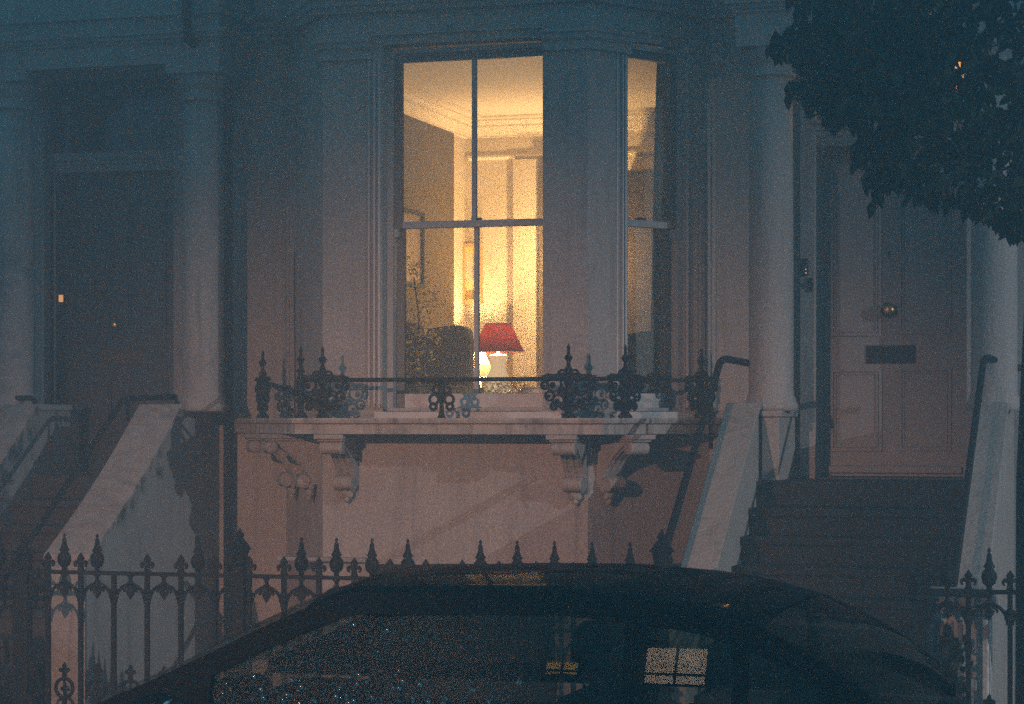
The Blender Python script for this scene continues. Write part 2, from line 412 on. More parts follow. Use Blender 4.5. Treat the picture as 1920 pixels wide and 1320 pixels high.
# ---- porch: columns, entablature, doors
def column(parent, px, yc, zb, st_, name='column'):
    x = XY(px, yc); r = .142
    prof = [(r*1.0,0),(r*1.0,.6),(r*.985,1.4),(r*.93,2.20)]
    H = 4.02-zb
    prof = [(r*1.22,0),(r*1.22,.04),(r*1.12,.06),(r*1.12,.075),(r*1.03,.10),(r,.13),(r,.8),(r*.985,1.5),(r*.94,H)]
    c = part(name, MB().lathe(prof,(x,yc,zb),36), st_, parent)
    part('capital', MB().lathe([(r*.94,0),(r*1.08,.005),(r*1.10,.02),(r*1.0,.032),(r*.95,.04),(r*.95,.085),(r*1.02,.09),(r*1.05,.105),(r*1.18,.13),(r*1.27,.165),(r*1.27,.18)],(x,yc,4.022),36), st_, c)
    part('abacus', MB().box(x-.195,x+.195,yc-.195,yc+.195,4.204,4.275), st_, c, bevel=.006)
    return x
PYC = -.45
cR1 = column(house, 1446, PYC, 1.90, STUC); cR2 = column(house, 1864, PYC, 1.90, STUC)
cL2 = column(lhouse, 381, PYC, 1.90, STUD); cL1 = column(lhouse, 25, PYC, 1.90, STUD)
def entab(parent, x0, x1, m):
    yf = PYC-.18
    part('entablature', MB().box(x0,x1,yf,-.002,4.277,4.98), m, parent)
    P = [(x0-.001,-.002),(x0-.001,yf-.001),(x1+.001,yf-.001),(x1+.001,-.002)]
    part('moulding', MB().sweep(P, [(-.01,4.42),(.015,4.42),(.015,4.435),(.035,4.445),(.035,4.465),(.055,4.475),(.055,4.50),(-.01,4.51)]), m, parent)
    part('moulding', MB().sweep(P, [(-.01,4.60),(.03,4.60),(.03,4.64),(-.01,4.64)]), m, parent)
entab(house, cR1-.20, cR2+.20, STUC)
entab(lhouse, cL1-.20, cL2+.20, STUD)
for (pxa, pxb, m, par) in ((326,345,STUD,lhouse),(66,81,STUD,lhouse),(1500,1529,STUC,house),(1812,1830,STUC,house)):
    part('door_pilaster', MB().box(XY(pxa,-.05),XY(pxb,-.05),-.06,-.001,LAND-.01,4.27), m, par, bevel=.004)

def door(parent, px0, px1, py0, py1, yd, m, panels, label):
    x0, x1 = XY(px0,yd), XY(px1,yd); z1, z0 = ZZ((px0+px1)/2,py0,yd), ZZ((px0+px1)/2,py1,yd)
    d = part('door', MB().box(x0,x1,yd,yd+.05,z0,z1), m, parent, label)
    for (a,b,c,e) in panels:
        xa, xb = XY(a,yd), XY(b,yd); zt, zb = ZZ((a+b)/2,c,yd), ZZ((a+b)/2,e,yd)
        f = MB()
        for k,(q,t,wd) in enumerate(((0,.014,.018),(.026,.010,.010))):
            X0,X1,Z0,Z1 = xa+q,xb-q,zb+q,zt-q
            f.box(X0,X1,yd-t,yd-.0005,Z0,Z0+wd).box(X0,X1,yd-t,yd-.0005,Z1-wd,Z1).box(X0,X0+wd,yd-t,yd-.0005,Z0+wd,Z1-wd).box(X1-wd,X1,yd-t,yd-.0005,Z0+wd,Z1-wd)
        part('door_panel', f, m, d)
    return d, x0, x1, z0, z1
YDL, YDR = .17, .25
dl, x0, x1, z0, z1 = door(lhouse, 106, 324, 323, 905, YDL, DDOOR, [(140,208,372,625),(238,312,372,622),(143,210,712,850),(240,316,708,848)], 'black panelled front door with knob and letterbox')
def knob(parent, px, py, yd, r=.035, name='door_knob', m=BRASS):
    p = W(px,py,yd); part(name, MB().lathe([(r*.5,0),(r*.45,-.03),(r*.8,-.035),(r*1.15,-.055),(r*1.0,-.075),(r*.4,-.085)],tuple(p),20,'y'), m, parent)
knob(dl, 222, 610, YDL, .032)
def letterbox(parent, a,b,c,e, yd, m, mi):
    xa, xb = XY(a,yd), XY(b,yd); zt, zb = ZZ(a,c,yd), ZZ(a,e,yd)
    part('letterbox', MB().box(xa,xb,yd-.008,yd-.0006,zb,zt), m, parent, bevel=.003)
    part('letterbox_flap', MB().box(xa+.03,xb-.03,yd-.014,yd-.0085,zb+.025,zt-.022), mi, parent, bevel=.002)
BRD = mat('dull_brass', (.09,.06,.03), .45, metal=.6, var=.4, vscale=25)
letterbox(dl, 189,270,654,683, YDL, BRD, BRD)
part('keyhole', MB().lathe([(.014,0),(.014,-.008)],tuple(W(126,750,YDL)),14,'y'), IRON, dl)
part('door_edge_glint', MB().box(x0-.012,x0-.003,YDL-.02,YDL-.0,z0,z1), mat('pale_glint',(.6,.5,.4),.4), dl)  # brass glint along the door edge put in as pale colour
# left transom and fanlight
zt0, zt1 = ZZ(215,322,.05), ZZ(215,286,.05)
part('transom', MB().sweep([(LX0+.0,.02),(LX1,.02)], [(-.12,zt0),(.0,zt0),(.0,zt0+.05),(.015,zt0+.055),(.015,zt0+.075),(.03,zt0+.085),(.03,zt1),(-.12,zt1)]), STUD, lhouse)
fl = part('fanlight', MB().box(LX0,LX0+.04,.10,.15,zt1,4.27).box(LX0+.04,LX1-.04,.10,.15,4.23,4.27).box(LX1-.04,LX1,.10,.15,zt1,4.27), DDOOR, lhouse, 'dark fanlight over the black door')
part('pane', MB().box(LX0+.042,LX1-.042,.12,.126,zt1,4.229), DGL, fl)
part('door_frame', MB().box(LX0,x0-.013,.10,.28,LAND,zt0).box(x1+.002,LX1,.10,.28,LAND,zt0), DDOOR, lhouse)
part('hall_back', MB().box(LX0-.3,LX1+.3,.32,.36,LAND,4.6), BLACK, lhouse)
BELL = emis('lit_bell_push', (1.0,.42,.12), .9)
part('doorbell', MB().box(XY(99,-.02),XY(104,-.02),.07,.098,ZZ(101,565,0),ZZ(101,552,0)), BELL, lhouse)

dr, x0, x1, z0, z1 = door(house, 1546, 1810, 274, 893, YDR, LDOOR, [(1558,1653,300,630),(1685,1783,300,626),(1558,1654,692,846),(1686,1784,690,845)], 'grey panelled front door with knob and black letterbox')
knob(dr, 1667, 582, YDR, .043, m=mat('tarnished_brass',(.20,.13,.06),.35,metal=1)); letterbox(dr, 1624,1717,648,682, YDR, BLACK, BLACK)
part('keyhole', MB().lathe([(.014,0),(.014,-.012)],tuple(W(1667,475,YDR)),14,'y'), IRON, dr)
part('door_lock', MB().lathe([(.012,0),(.012,-.012)],tuple(W(1668,362,YDR)),14,'y'), BRASS, dr)
part('weather_bar', MB().box(x0+.02,x1-.02,YDR-.03,YDR-.0006,z0+.02,z0+.07), LDOOR, dr, bevel=.006)
zc = ZZ(1620,272,0)
part('transom', MB().sweep([(DX0,.0),(DX1,.0)], [(-.28,zc),(.02,zc),(.02,zc+.05),(.035,zc+.06),(.035,zc+.09),(.06,zc+.105),(.06,zc+.135),(.08,zc+.145),(.08,zc+.165),(-.28,zc+.17)]), STUC, house)
part('door_frame', MB().box(DX0,x0-.002,.10,.38,LAND,zc).box(x1+.002,DX1,.10,.38,LAND,zc), LDOOR, house)
fl = part('fanlight', MB().box(DX0,DX0+.05,.12,.17,zc+.171,DZT).box(DX1-.03,DX1,.12,.17,zc+.171,DZT).box(DX0+.05,DX1-.03,.12,.17,DZT-.05,DZT), LDOOR, house, 'lit fanlight over the grey door, mostly behind leaves')
part('pane', MB().box(DX0+.052,DX1-.032,.14,.146,zc+.171,DZT-.05), PANE, fl)
HALL = mat('hall_paint', (.6,.48,.3), .8)
part('hall_wall', MB().box(DX0-.2,DX1+.6,1.6,1.65,LAND,4.9).box(DX0-.25,DX0-.2,.32,1.65,LAND,4.9).box(DX1+.6,DX1+.65,.32,1.65,LAND,4.9).box(DX0-.25,DX1+.65,.32,1.65,4.9,4.95), HALL, house)
def point(name, loc, e, col, r): 
    d = bpy.data.lights.new(name,'POINT'); d.energy = e; d.color = col; d.shadow_soft_size = r; d.volume_factor = .25
    o = bpy.data.objects.new(name,d); COL.objects.link(o); o.location = loc; return o
point('hall_bulb', ((DX0+DX1)/2+.2,1.0,4.3), 25, (1,.48,.14), .06)
# intercom and bell on the right-hand porch pilaster
ic = thing('intercom', 'small intercom panel with a column of lit buttons beside the grey door', 'intercom', tuple(W(1508,500,-.062)))
p = W(1510,500,-.062)
part('panel', MB().box(XY(1505,-.06),XY(1516,-.06),-.085,-.0615,ZZ(1510,517,-.06),ZZ(1510,485,-.06)), BLACK, ic, bevel=.003)
for k in range(4):
    q = W(1511,491+k*7,-.085); part('button', MB().lathe([(.0045,0),(.004,-.004)],(q.x,-.0855,q.z),10,'y'), BELL if k > 1 else BRASS, ic)
q = W(1520,534,-.062); single('bell_pull', MB().lathe([(.016,0),(.016,-.01),(.022,-.02),(.012,-.03)],(q.x,-.0615,q.z+.0),14,'y').box(q.x-.012,q.x+.012,-.075,-.0616,q.z-.045,q.z+.045), BLACK, 'black bell pull under the intercom panel', 'bell', tuple(q))

cq = on_f(FL, .30, -.012)
single('cable', MB().tube([(cq.x,cq.y,1.86),(cq.x+.004,cq.y,2.3),(cq.x-.003,cq.y,2.7),(cq.x,cq.y,3.0)], .0035, 6), IRON, 'thin black cable running up the left side of the bay', 'cable', (cq.x,cq.y,1.86))
# drainpipe
xp = XY(428,-.09)
dp = thing('drainpipe', 'black downpipe between the two houses', 'drainpipe', (xp,-.09,0))
part('pipe', MB().tube([(xp,-.09,-2.05),(xp,-.09,4.15),(xp-.02,-.12,4.3),(xp-.02,-.72,4.42),(xp-.02,-.74,4.6),(xp-.02,-.74,ZTOP)], .032, 12), IRON, dp)
for z in (2.2,3.9): part('pipe_collar', MB().lathe([(.042,0),(.045,.01),(.045,.05),(.042,.06)],(xp,-.09,z),14), IRON, dp)

# ------------------------------------------------------------------ balcony
yS = -1.24
SA = XY(437,0); SBx, SCx = XY(553,yS), XY(1128,yS)
slabP = [(SA,-.004),(SBx,yS),(SCx,yS),(XY(1352,-.12),-.12),(XY(1352,-.12),-.004)]
bal = thing('balcony', 'stained stone balcony round the bay with black cast iron railing and carved brackets', 'balcony', ((SBx+SCx)/2,-1,1.75))
zs0, zs1 = 1.752, 1.842
inn = [(outer[3].x,-.004),(outer[2].x+.002,YB-.004),(outer[1].x-.002,YB-.004),(outer[0].x,-.004)]
sl = MB()
sp = [(SA,-.006),(SBx,yS),(SCx,yS),(XY(1356,-.02),-.02)]
inr = [(outer[0].x-.01,-.006),(outer[1].x-.004,YB-.006),(outer[2].x+.004,YB-.006),(outer[3].x+.01,-.02)]
for k in range(3): sl.prism([sp[k],sp[k+1],inr[k+1],inr[k]], zs0, zs1)
part('slab', sl, SLAB, bal)
part('slab_nosing', MB().sweep(sp, [(-.06,zs1-.03),(.0,zs1-.028),(.022,zs1-.02),(.028,zs1),(.022,zs1+.012),(-.06,zs1+.012)]), SLAB, bal)

def bracket(fr, s, parent):
    """carved console: S-shaped profile, ribbed, with scrolls and a leaf drop"""
    p, u, n, l = fr
    q = p+u*s
    T = Matrix(((u.x,n.x,0,q.x),(u.y,n.y,0,q.y),(0,0,1,zs0-.003),(0,0,0,1)))   # local x along facet, y outward, z up
    w_ = .105
    def prof(sc):
        out = []
        for k in range(13):                       # front curve from the top scroll down to the foot
            t = k/12; z = -.035-.30*t
            o = .30*(1-t)**2.2+.045+.02*math.sin(t*3.1)
            out.append((o*sc, z))
        return out
    b = MB(T)
    for j, (c0, c1, sc) in enumerate(((-1,-.72,.93),(-.72,-.5,1.0),(-.5,-.2,.92),(-.2,.2,1.0),(.2,.5,.92),(.5,.72,1.0),(.72,1,.93))):
        P = prof(sc); vs = []; fs = []
        for xx in (c0*w_*.62, c1*w_*.62):
            for o, z in P: vs.append((xx,o,z))
            for o, z in P: vs.append((xx,-.004,z))
        m = len(P); N = 2*m
        for k in range(m-1):
            fs.append((k,k+1,N+k+1,N+k)); fs.append((k,k+1,m+k+1,m+k)); fs.append((N+k,N+k+1,N+m+k+1,N+m+k))
        fs.append((0,m,N+m,N)); fs.append((m-1,2*m-1,N+2*m-1,N+m-1))
        b.add(vs, fs)
    br = part('bracket', b, STON, parent)
    part('bracket_cap', MB(T).box(-w_*.95,w_*.95,-.004,.385,-.030,0).box(-w_*.82,w_*.82,-.004,.36,-.045,-.031), STON, br, bevel=.004)
    # scrolls, bead rolls
    sc = MB(T)
    def roll(yc, zc, r, half, rings=7):
        pr = []
        for k in range(rings*2+1):
            t = -1+2*k/(rings*2); pr.append((r*(1.0 if k%2 else .84), t*half))
        sc.lathe([(r*.5,-half*1.02)]+pr+[(r*.5,half*1.02)], (0,yc,zc), 16, 'x')
    roll(.315, -.085, .046, w_*.72); part('scroll', sc, STON, br)
    sc = MB(T); roll(.095, -.315, .052, w_*.60); part('scroll', sc, STON, br)
    lf = MB(T)
    for (dx, dz, r) in ((0,-.375,.040),(-.038,-.345,.030),(.038,-.345,.030),(0,-.425,.022),(-.022,-.395,.024),(.022,-.395,.024)):
        lf.lathe([(r*.1,-r*1.2),(r*.7,-r*.7),(r,0),(r*.7,r*.8),(r*.1,r*1.2)], (dx,.045,dz), 10)
    part('leaf_drop', lf, STON, br)
bracket(FF, a_on(FF,655), bal)
bracket(FF, a_on(FF,1082), bal)
bracket(FR, a_on(FR,1133), bal)
bracket(FL, FL[3]*.83, bal); bracket(FL, FL[3]*.36, bal)

# iron work pieces: cast plates with real thickness
def rot_T(x, y, z, ang): return Matrix.Translation((x,y,z)) @ Matrix.Rotation(ang,4,'Z')
def spike(mb, x, z, s=1.0, th=.012):
    """urn shaped spear finial, lathe"""
    mb.lathe([(.012*s,0),(.014*s,.02*s),(.028*s,.03*s),(.036*s,.055*s),(.034*s,.08*s),(.018*s,.10*s),(.028*s,.108*s),(.020*s,.12*s),(.013*s,.14*s),(.011*s,.165*s),(.004*s,.175*s),(.009*s,.183*s),(.003*s,.195*s)],(x,0,z),12)
def ornate_post(parent, pt, ang, h=.40, scrolls=True, big=True):
    T = rot_T(pt[0],pt[1],zs1,ang)
    m = MB(T)
    m.lathe([(.045,0),(.045,.012),(.028,.03),(.020,.05),(.020,.09),(.034,.105),(.034,.12),(.02,.135),(.018,.20),(.03,.215),(.036,.24),(.02,.26),(.016,.29),(.03,.30),(.014,.325),(.012,.35),(.026,.372),(.028,.378),(.010,.40),(.009,.43),(.013,.437),(.007,.452),(.002,.462)],(0,0,.012),12)
    p = part('railing_post', m, IRON, parent)
    if scrolls:
        s = MB(T)
        for sg in (-1,1):
            for (cx, cz, r) in ((.092*sg,.222,.046),(.066*sg,.122,.036),(.122*sg,.150,.028),(.040*sg,.285,.026),(.155*sg,.215,.022),(.045*sg,.180,.022),(.095*sg,.085,.020)):
                s.tube([(cx+r*math.cos(a),0,cz+r*math.sin(a)) for a in [k*2*math.pi/16 for k in range(16)]], .0085, 6, True)
                s.lathe([(.001,-.009),(r*.42,-.007),(r*.42,.007),(.001,.009)],(cx+r*.25*sg,0,cz-r*.1),8,'y')
            s.plate([(0,.30),(.05*sg,.295),(.10*sg,.285),(.135*sg,.292),(.150*sg,.282),(.185*sg,.275),(.150*sg,.262),(.05*sg,.262),(0,.265)], -.010,.010)
            s.plate([(.012*sg,.045),(.05*sg,.065),(.085*sg,.10),(.055*sg,.115),(.012*sg,.10)], -.008,.008)
            s.plate([(.010*sg,.13),(.05*sg,.16),(.07*sg,.195),(.04*sg,.20),(.010*sg,.19)], -.007,.007)
        part('scrollwork', s, IRON, p)
    return p
posts = []
def bp_(px): return (XY(px,yS+.05), yS+.05)
def on_seg(a, b, t): return (a[0]+(b[0]-a[0])*t, a[1]+(b[1]-a[1])*t)
cornL, cornR = (SBx+.02,yS+.05), (SCx-.02,yS+.05)
endL, endR = (SA+.12,-.10), (XY(1330,-.12),-.15)
angL = math.atan2(cornL[1]-endL[1], cornL[0]-endL[0]); angR = math.atan2(endR[1]-cornR[1], endR[0]-cornR[0])
ornate_post(bal, on_seg(endL,cornL,.36), angL); ornate_post(bal, cornL, angL, scrolls=False)
ornate_post(bal, bp_(605), 0); ornate_post(bal, bp_(1066), 0)
pR = on_seg(cornR,endR,.22); ornate_post(bal, pR, angR); ornate_post(bal, on_seg(cornR,endR,.93), angR)
# low ornament in the middle of the front
p = bp_(828); T = rot_T(p[0],p[1],zs1,0); m = MB(T)
m.lathe([(.03,.0),(.02,.02),(.014,.05),(.014,.10),(.03,.13),(.02,.16),(.016,.25)],(0,0,.012),12)
for sg in (-1,1):
    for (cx, cz, r) in ((.05*sg,.13,.030),(.035*sg,.19,.022),(.055*sg,.085,.02)): m.tube([(cx+r*math.cos(a),0,cz+r*math.sin(a)) for a in [k*2*math.pi/16 for k in range(16)]], .010, 6, True)
m.plate([(-.07,.27),(.07,.27),(.045,.235),(.03,.20),(-.03,.20),(-.045,.235)], -.01,.01)
part('scrollwork', m, IRON, bal)
zr = ZZ(900,711,yS)
part('top_rail', MB().tube([(XY(572,yS+.05),yS+.05,zr),(cornR[0],cornR[1],zr)], .0135, 8), IRON, bal)
part('top_rail', MB().tube([(cornR[0],cornR[1],zr),(endR[0],endR[1],zr)], .0135, 8), IRON, bal)
pa = on_seg(endL,cornL,.36)
part('fallen_rail', MB().tube([(pa[0],pa[1],zs1+.26),(cornL[0]-.02,cornL[1]+.03,zs1+.17),(cornL[0]+.12,cornL[1]+.22,zs1+.07)], .016, 8), IRON, bal, 'loose sagging rail at the left end')

# ------------------------------------------------------------------ porch steps and flank walls
NST = 9; RISE = LAND/NST; TR = .265; Y0S = -.72
def flank(parent, xa, xb, m, z_top=1.905, swoop=False, yend=-2.78):
    # side profile in y,z
    pts = []
    ytop = -.66; sl_ = .70; z_end = z_top-sl_*(ytop-yend)
    top = [(.0,z_top),(ytop,z_top)]
    n = 14
    for k in range(1, n+1):
        t = k/n; y = ytop+(yend-ytop)*t
        z = z_top-(ytop-y)*sl_
        if swoop: z = z_top-(ytop-y)*sl_ - .045*math.sin(t*math.pi)
        top.append((y,z))
    poly = top+[(yend,-2.1),(0,-2.1)]
    n = len(poly); tri = geometry.tessellate_polygon([[Vector((a,b,0)) for a,b in poly]])
    vs = [(xa,a-.001,b) for a,b in poly]+[(xb,a-.001,b) for a,b in poly]
    fs = [tuple(t) for t in tri]+[tuple(n+i for i in t[::-1]) for t in tri]+[(i,(i+1)%n,n+(i+1)%n,n+i) for i in range(n)]
    fl = part('flank_wall', MB().add(vs, fs), m, parent)
    # coping a little proud
    vs = []; fs = []
    for a,b in top: vs += [(xa-.018,a-.002,b+.002),(xb+.018,a-.002,b+.002),(xb+.018,a-.002,b+.045),(xa-.018,a-.002,b+.045)]
    for k in range(len(top)-1):
        for j in range(4): fs.append((k*4+j,k*4+(j+1)%4,(k+1)*4+(j+1)%4,(k+1)*4+j))
    fs.append((0,1,2,3)); k = (len(top)-1)*4; fs.append((k,k+1,k+2,k+3))
    part('coping', MB().add(vs, fs), STON, parent, bevel=.006)
    return top
def steps(parent, xa, xb, m):
    part('landing', MB().box(xa,xb,Y0S,.32,LAND-.16,LAND-.001), m, parent, bevel=.008)
    part('landing_base', MB().box(xa,xb,Y0S+.03,.0,-2.1,LAND-.162), m, parent)
    for k in range(1, NST):
        z = LAND-k*RISE; y1 = Y0S-(k-1)*TR+.02; y0 = Y0S-k*TR
        part('step', MB().box(xa,xb,y0,y1,z-.05,z), m, parent, bevel=.008)
        part('riser', MB().box(xa,xb,y0+.025,y1+.004,z-RISE-.0,z-.052), m, parent)
# right porch
fx0, fx1 = XY(1368,-.66), XY(1421,-.66)
gx0, gx1 = XY(1838,-.66), XY(1886,-.66)
rs = thing('porch_steps', 'dark steps rising between sloping pale flank walls to the grey door', 'steps', ((fx1+gx0)/2,-1.8,0))
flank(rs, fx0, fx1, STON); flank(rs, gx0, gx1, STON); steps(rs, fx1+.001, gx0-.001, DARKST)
part('pedestal', MB().box(fx1+.02,fx1+.13,-.64,-.002,LAND,1.86), STUC, rs, bevel=.005)
part('pedestal_cap', MB().box(fx1+.02,fx1+.15,-.66,-.002,1.862,1.90), STUC, rs, bevel=.005)
# left porch
hx1 = XY(337,-.66); hx0 = XY(266,-.66)
kx1 = XY(66,-.66); kx0 = kx1-.22
ls = thing('porch_steps', 'dim brick steps up to the black door with a swooping flank wall', 'steps', ((kx1+hx0)/2,-1.8,0))
flank(ls, hx0, hx1, STUD, swoop=True, yend=-2.02); flank(ls, kx0, kx1, STUD, swoop=True, yend=-2.02)
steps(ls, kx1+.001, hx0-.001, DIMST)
# end pier of the right-most flank
pq = W(1795,1105,-2.66)
pier = thing('gate_pier', 'peeling pale stone pier with a moulded cap behind the right-hand railing', 'pier', (pq.x,-2.6,-.02))
pw = .17
zt = pq.z
part('shaft', MB().box(pq.x-pw,pq.x+pw,-2.74,-2.5,-2.1,zt-.09), mat('peeling_paint',(.44,.42,.39),.85,bump=1.0,bscale=18,var=.6,vscale=9,streak=.7), pier, bevel=.01)
for k in range(4): part('flute', MB().box(pq.x-pw+.03+k*.05,pq.x-pw+.055+k*.05,-2.755,-2.741,-.3,zt-.16), STUD, pier)
part('cap', MB().box(pq.x-pw-.03,pq.x+pw+.03,-2.775,-2.47,zt-.085,zt-.03).box(pq.x-pw-.015,pq.x+pw+.015,-2.765,-2.48,zt-.029,zt), STON, pier, bevel=.012)
sb = []
for k in range(160):
    a = W(random.uniform(1762,1812), random.uniform(1195,1330), -2.80+random.uniform(-.05,.04)); sb.append(a)
m = MB()
for a in sb: leafquad(m, a, .06, .035, droop=False)
m.tube([(sb[0].x,-2.8,-.02),(sb[0].x+.03,-2.8,.35)],.01)
single('shrub', m, LEAF, 'small dark shrub growing against the peeling pier', 'shrub', (pq.x,-2.8,-.02))

# handrails
def rail_obj(pts, label, r=.021, posts=()):
    t = thing('handrail', label, 'handrail', tuple(pts[-1]))
    P = []
    for k, p in enumerate(pts):                       # round the corners a little
        if 0 < k < len(pts)-1:
            a, b, c = Vector(pts[k-1]), Vector(p), Vector(pts[k+1]); s = .07
            d0 = (a-b).normalized()*min(s,(a-b).length*.4); d1 = (c-b).normalized()*min(s,(c-b).length*.4)
            for t_ in (0,.25,.5,.75,1): P.append((b+d0)*(1-t_)**2+2*b*t_*(1-t_)+(b+d1)*t_**2)
        else: P.append(Vector(p))
    part('rail', MB().tube(P, r, 12), IRON, t)
    for (a, b) in posts: part('post', MB().tube([a,b], .014, 8), IRON, t)
    return t
def zfl(y): return 1.95-(-.66-y)*((1.905-.42)/2.12)
xr = fx0-.05
rail_obj([W(1447,690,-.32), Vector((xr,-.68,2.235)), Vector((xr,-2.95,.62))], 'black tube handrail along the left of the dark steps, bending to the column', .023,
         posts=(((xr,-1.0,2.02),(xr,-1.0,zfl(-1.0)-.05)),((xr,-2.4,1.05),(xr,-2.4,.7))))
xr2 = XY(1845,-.70)
rail_obj([W(1912,690,-.30), Vector((xr2,-.70,ZZ(1845,668,-.70))), Vector((xr2-.005,-2.95,.60))], 'black tube handrail on the right flank of the dark steps', .021)
xr3 = XY(236,-.70)
rail_obj([W(329,744,-.25), Vector((XY(232,-.7),-.70,ZZ(232,747,-.70))), Vector((XY(232,-.7)+.02,-2.9,.50))], 'black handrail beside the left flank wall up to the black door', .020,
         posts=((W(330,744,-.25),W(330,768,-.25)),(W(240,752,-.75),W(240,790,-.75))))
rail_obj([W(-60,748,-.45), Vector((XY(68,-.6),-.60,ZZ(68,746,-.60))), Vector((XY(68,-.6),-.60,LAND))], 'black handrail with an upright post at the far left porch', .019)

# ------------------------------------------------------------------ street railings
YFl = YF
PITCH = .212
XB0 = XY(90, YFl)
zrail = .955; zlow = .33; zring = .28
def make_bar(parent):
    x = XB0
    m = MB()
    m.box(x-.0125,x+.0125,YFl-.0125,YFl+.0125,.0,zrail-.012)
    m.lathe([(.014,0),(.028,.012),(.030,.02),(.018,.03),(.018,.045),(.028,.055),(.014,.07)],(x,YFl,.80),10)
    return part('railing_bar', m, IRON, parent)
def make_fleur(parent):
    x = XB0; m = MB()
    P = [(0,.105),(.012,.088),(.022,.072),(.014,.060),(.030,.062),(.042,.050),(.043,.036),(.034,.022),(.024,.024),(.030,.034),(.026,.042),(.013,.036),(.016,.012),(.022,.0)]
    poly = P+[(-a,b) for a,b in P[::-1][:-1]]
    m.plate(poly, YFl-.009, YFl+.009, (x,zrail+.010))
    return part('fleur_de_lis', m, IRON, parent)
def make_arch(parent):
    x = XB0+PITCH/2; m = MB()
    r = PITCH/2-.012
    for sg in (-1,1):
        pts = []
        for k in range(11):
            t = k/10; pts.append((x+sg*r*math.cos(t*math.pi/2), YFl, .785+.108*math.sin(t*math.pi/2)))
        m.tube(pts, .010, 6)
        m.tube([(x+sg*.008,YFl,.880),(x+sg*.030,YFl,.872),(x+sg*.042,YFl,.858),(x+sg*.040,YFl,.846)],[.008,.009,.008,.005],6)
    m.plate([(-.012,.89),(.012,.89),(.012,.868),(.030,.856),(.018,.832),(0,.806),(-.018,.832),(-.030,.856),(-.012,.868)], YFl-.008, YFl+.008, (x,0))
    m.lathe([(.018,0),(.022,.008),(.012,.02),(.012,.038),(.024,.05)],(x,YFl,.893),10)
    return part('arch', m, IRON, parent)
def make_finial(parent):
    x = XB0+PITCH/2; m = MB()
    m.T = Matrix.Translation((0,YFl,0)); spike(m, x, zrail+.008, 1.12)
    return part('spear_finial', m, IRON, parent)
def make_ring(parent):
    x = XB0+PITCH/2; m = MB(); r = .055
    m.tube([(x+r*math.cos(a),YFl,zring+r*math.sin(a)) for a in [k*2*math.pi/20 for k in range(20)]], .011, 6, True)
    m.tube([(x-.02,YFl,zring),(x+.02,YFl,zring)],.008,6); m.tube([(x,YFl,zring-.04),(x,YFl,zring+.05)],.008,6)
    P = [(0,.10),(.010,.085),(.012,.07),(.030,.066),(.034,.05),(.022,.042),(.012,.044),(.012,.0)]
    m.plate(P+[(-a,b) for a,b in P[::-1][:-1]], YFl-.008, YFl+.008, (x,zring+r-.005))
    m.box(x-.012,x+.012,YFl-.012,YFl+.012,0,zring-r)
    return part('ring_ornament', m, IRON, parent)
protos = None
def fence(k0, k1, label, x0, x1, miss_f=(), miss_fleur=()):
    global protos
    t = thing('iron_railing', label, 'railing', ((x0+x1)/2,YFl,0), group='street railings')
    part('top_rail', MB().box(x0,x1,YFl-.014,YFl+.014,zrail-.011,zrail+.011), IRON, t)
    part('bottom_rail', MB().box(x0,x1,YFl-.016,YFl+.016,.075,.10), IRON, t)
    off = worldpos(t)
    if protos is None: protos = dict(bar=make_bar(t), fleur=make_fleur(t), arch=make_arch(t), fin=make_finial(t), ring=make_ring(t)); base = Vector(off); protos['base'] = base; protos['k'] = k0
    first = protos.get('used') is None; protos['used'] = 1
    for k in range(k0, k1):
        for key in ('bar','fleur','arch','fin','ring'):
            if key == 'fin' and k in miss_f: continue
            if key == 'fleur' and k in miss_fleur: continue
            s = protos[key]
            if first and k == 0: continue
            o = s.copy(); COL.objects.link(o); o.parent = t
            o.location = Vector((k*PITCH,0,0))+protos['base']-off
            if key in ('fin','fleur'): o.rotation_euler = (0,0,0)
    return t
xg0, xg1 = XY(1240,YFl), XY(1722,YFl)
fence(-9, 6, 'black spear-topped railing in front of the pale left flank wall', XB0-9*PITCH-.1, XY(448,YFl)-.03, miss_f=(2,3,-1), miss_fleur=(2,))
kR = round((XY(1765,YFl)-XB0)/PITCH)
fence(6, int((xg0-XB0)/PITCH)+1, 'black spear-topped railing in front of the bay, half hidden by the car', XY(450,YFl)+.03, xg0-.03, miss_f=(6,11,))
fence(kR, kR+9, 'black spear-topped railing at the right edge beside the tree', XY(1730,YFl), XY(1730,YFl)+2.0)
def post(px, pytop, label):
    x = XY(px,YFl); zt = ZZ(px,pytop,YFl)
    t = thing('gate_post', label, 'post', (x,YFl,0))
    part('shaft', MB().box(x-.035,x+.035,YFl-.035,YFl+.035,-.02,zt-.21), IRON, t, bevel=.004)
    part('cap', MB().lathe([(.04,0),(.055,.01),(.045,.03),(.050,.06),(.056,.085),(.072,.092),(.06,.105),(.046,.125),(.03,.145),(.018,.155),(.026,.168),(.026,.178),(.012,.192),(.003,.212)],(x,YFl,zt-.212),8,smooth=False), IRON, t)
post(450, 990, 'stout black iron post with urn cap between the two front railings')
post(1241, 992, 'stout black iron post with urn cap left of the dark steps')
post(46, 1000, 'stout black iron post at the foot of the left steps')
post(1722, 1050, 'black iron gate post right of the dark steps beside the peeling pier')

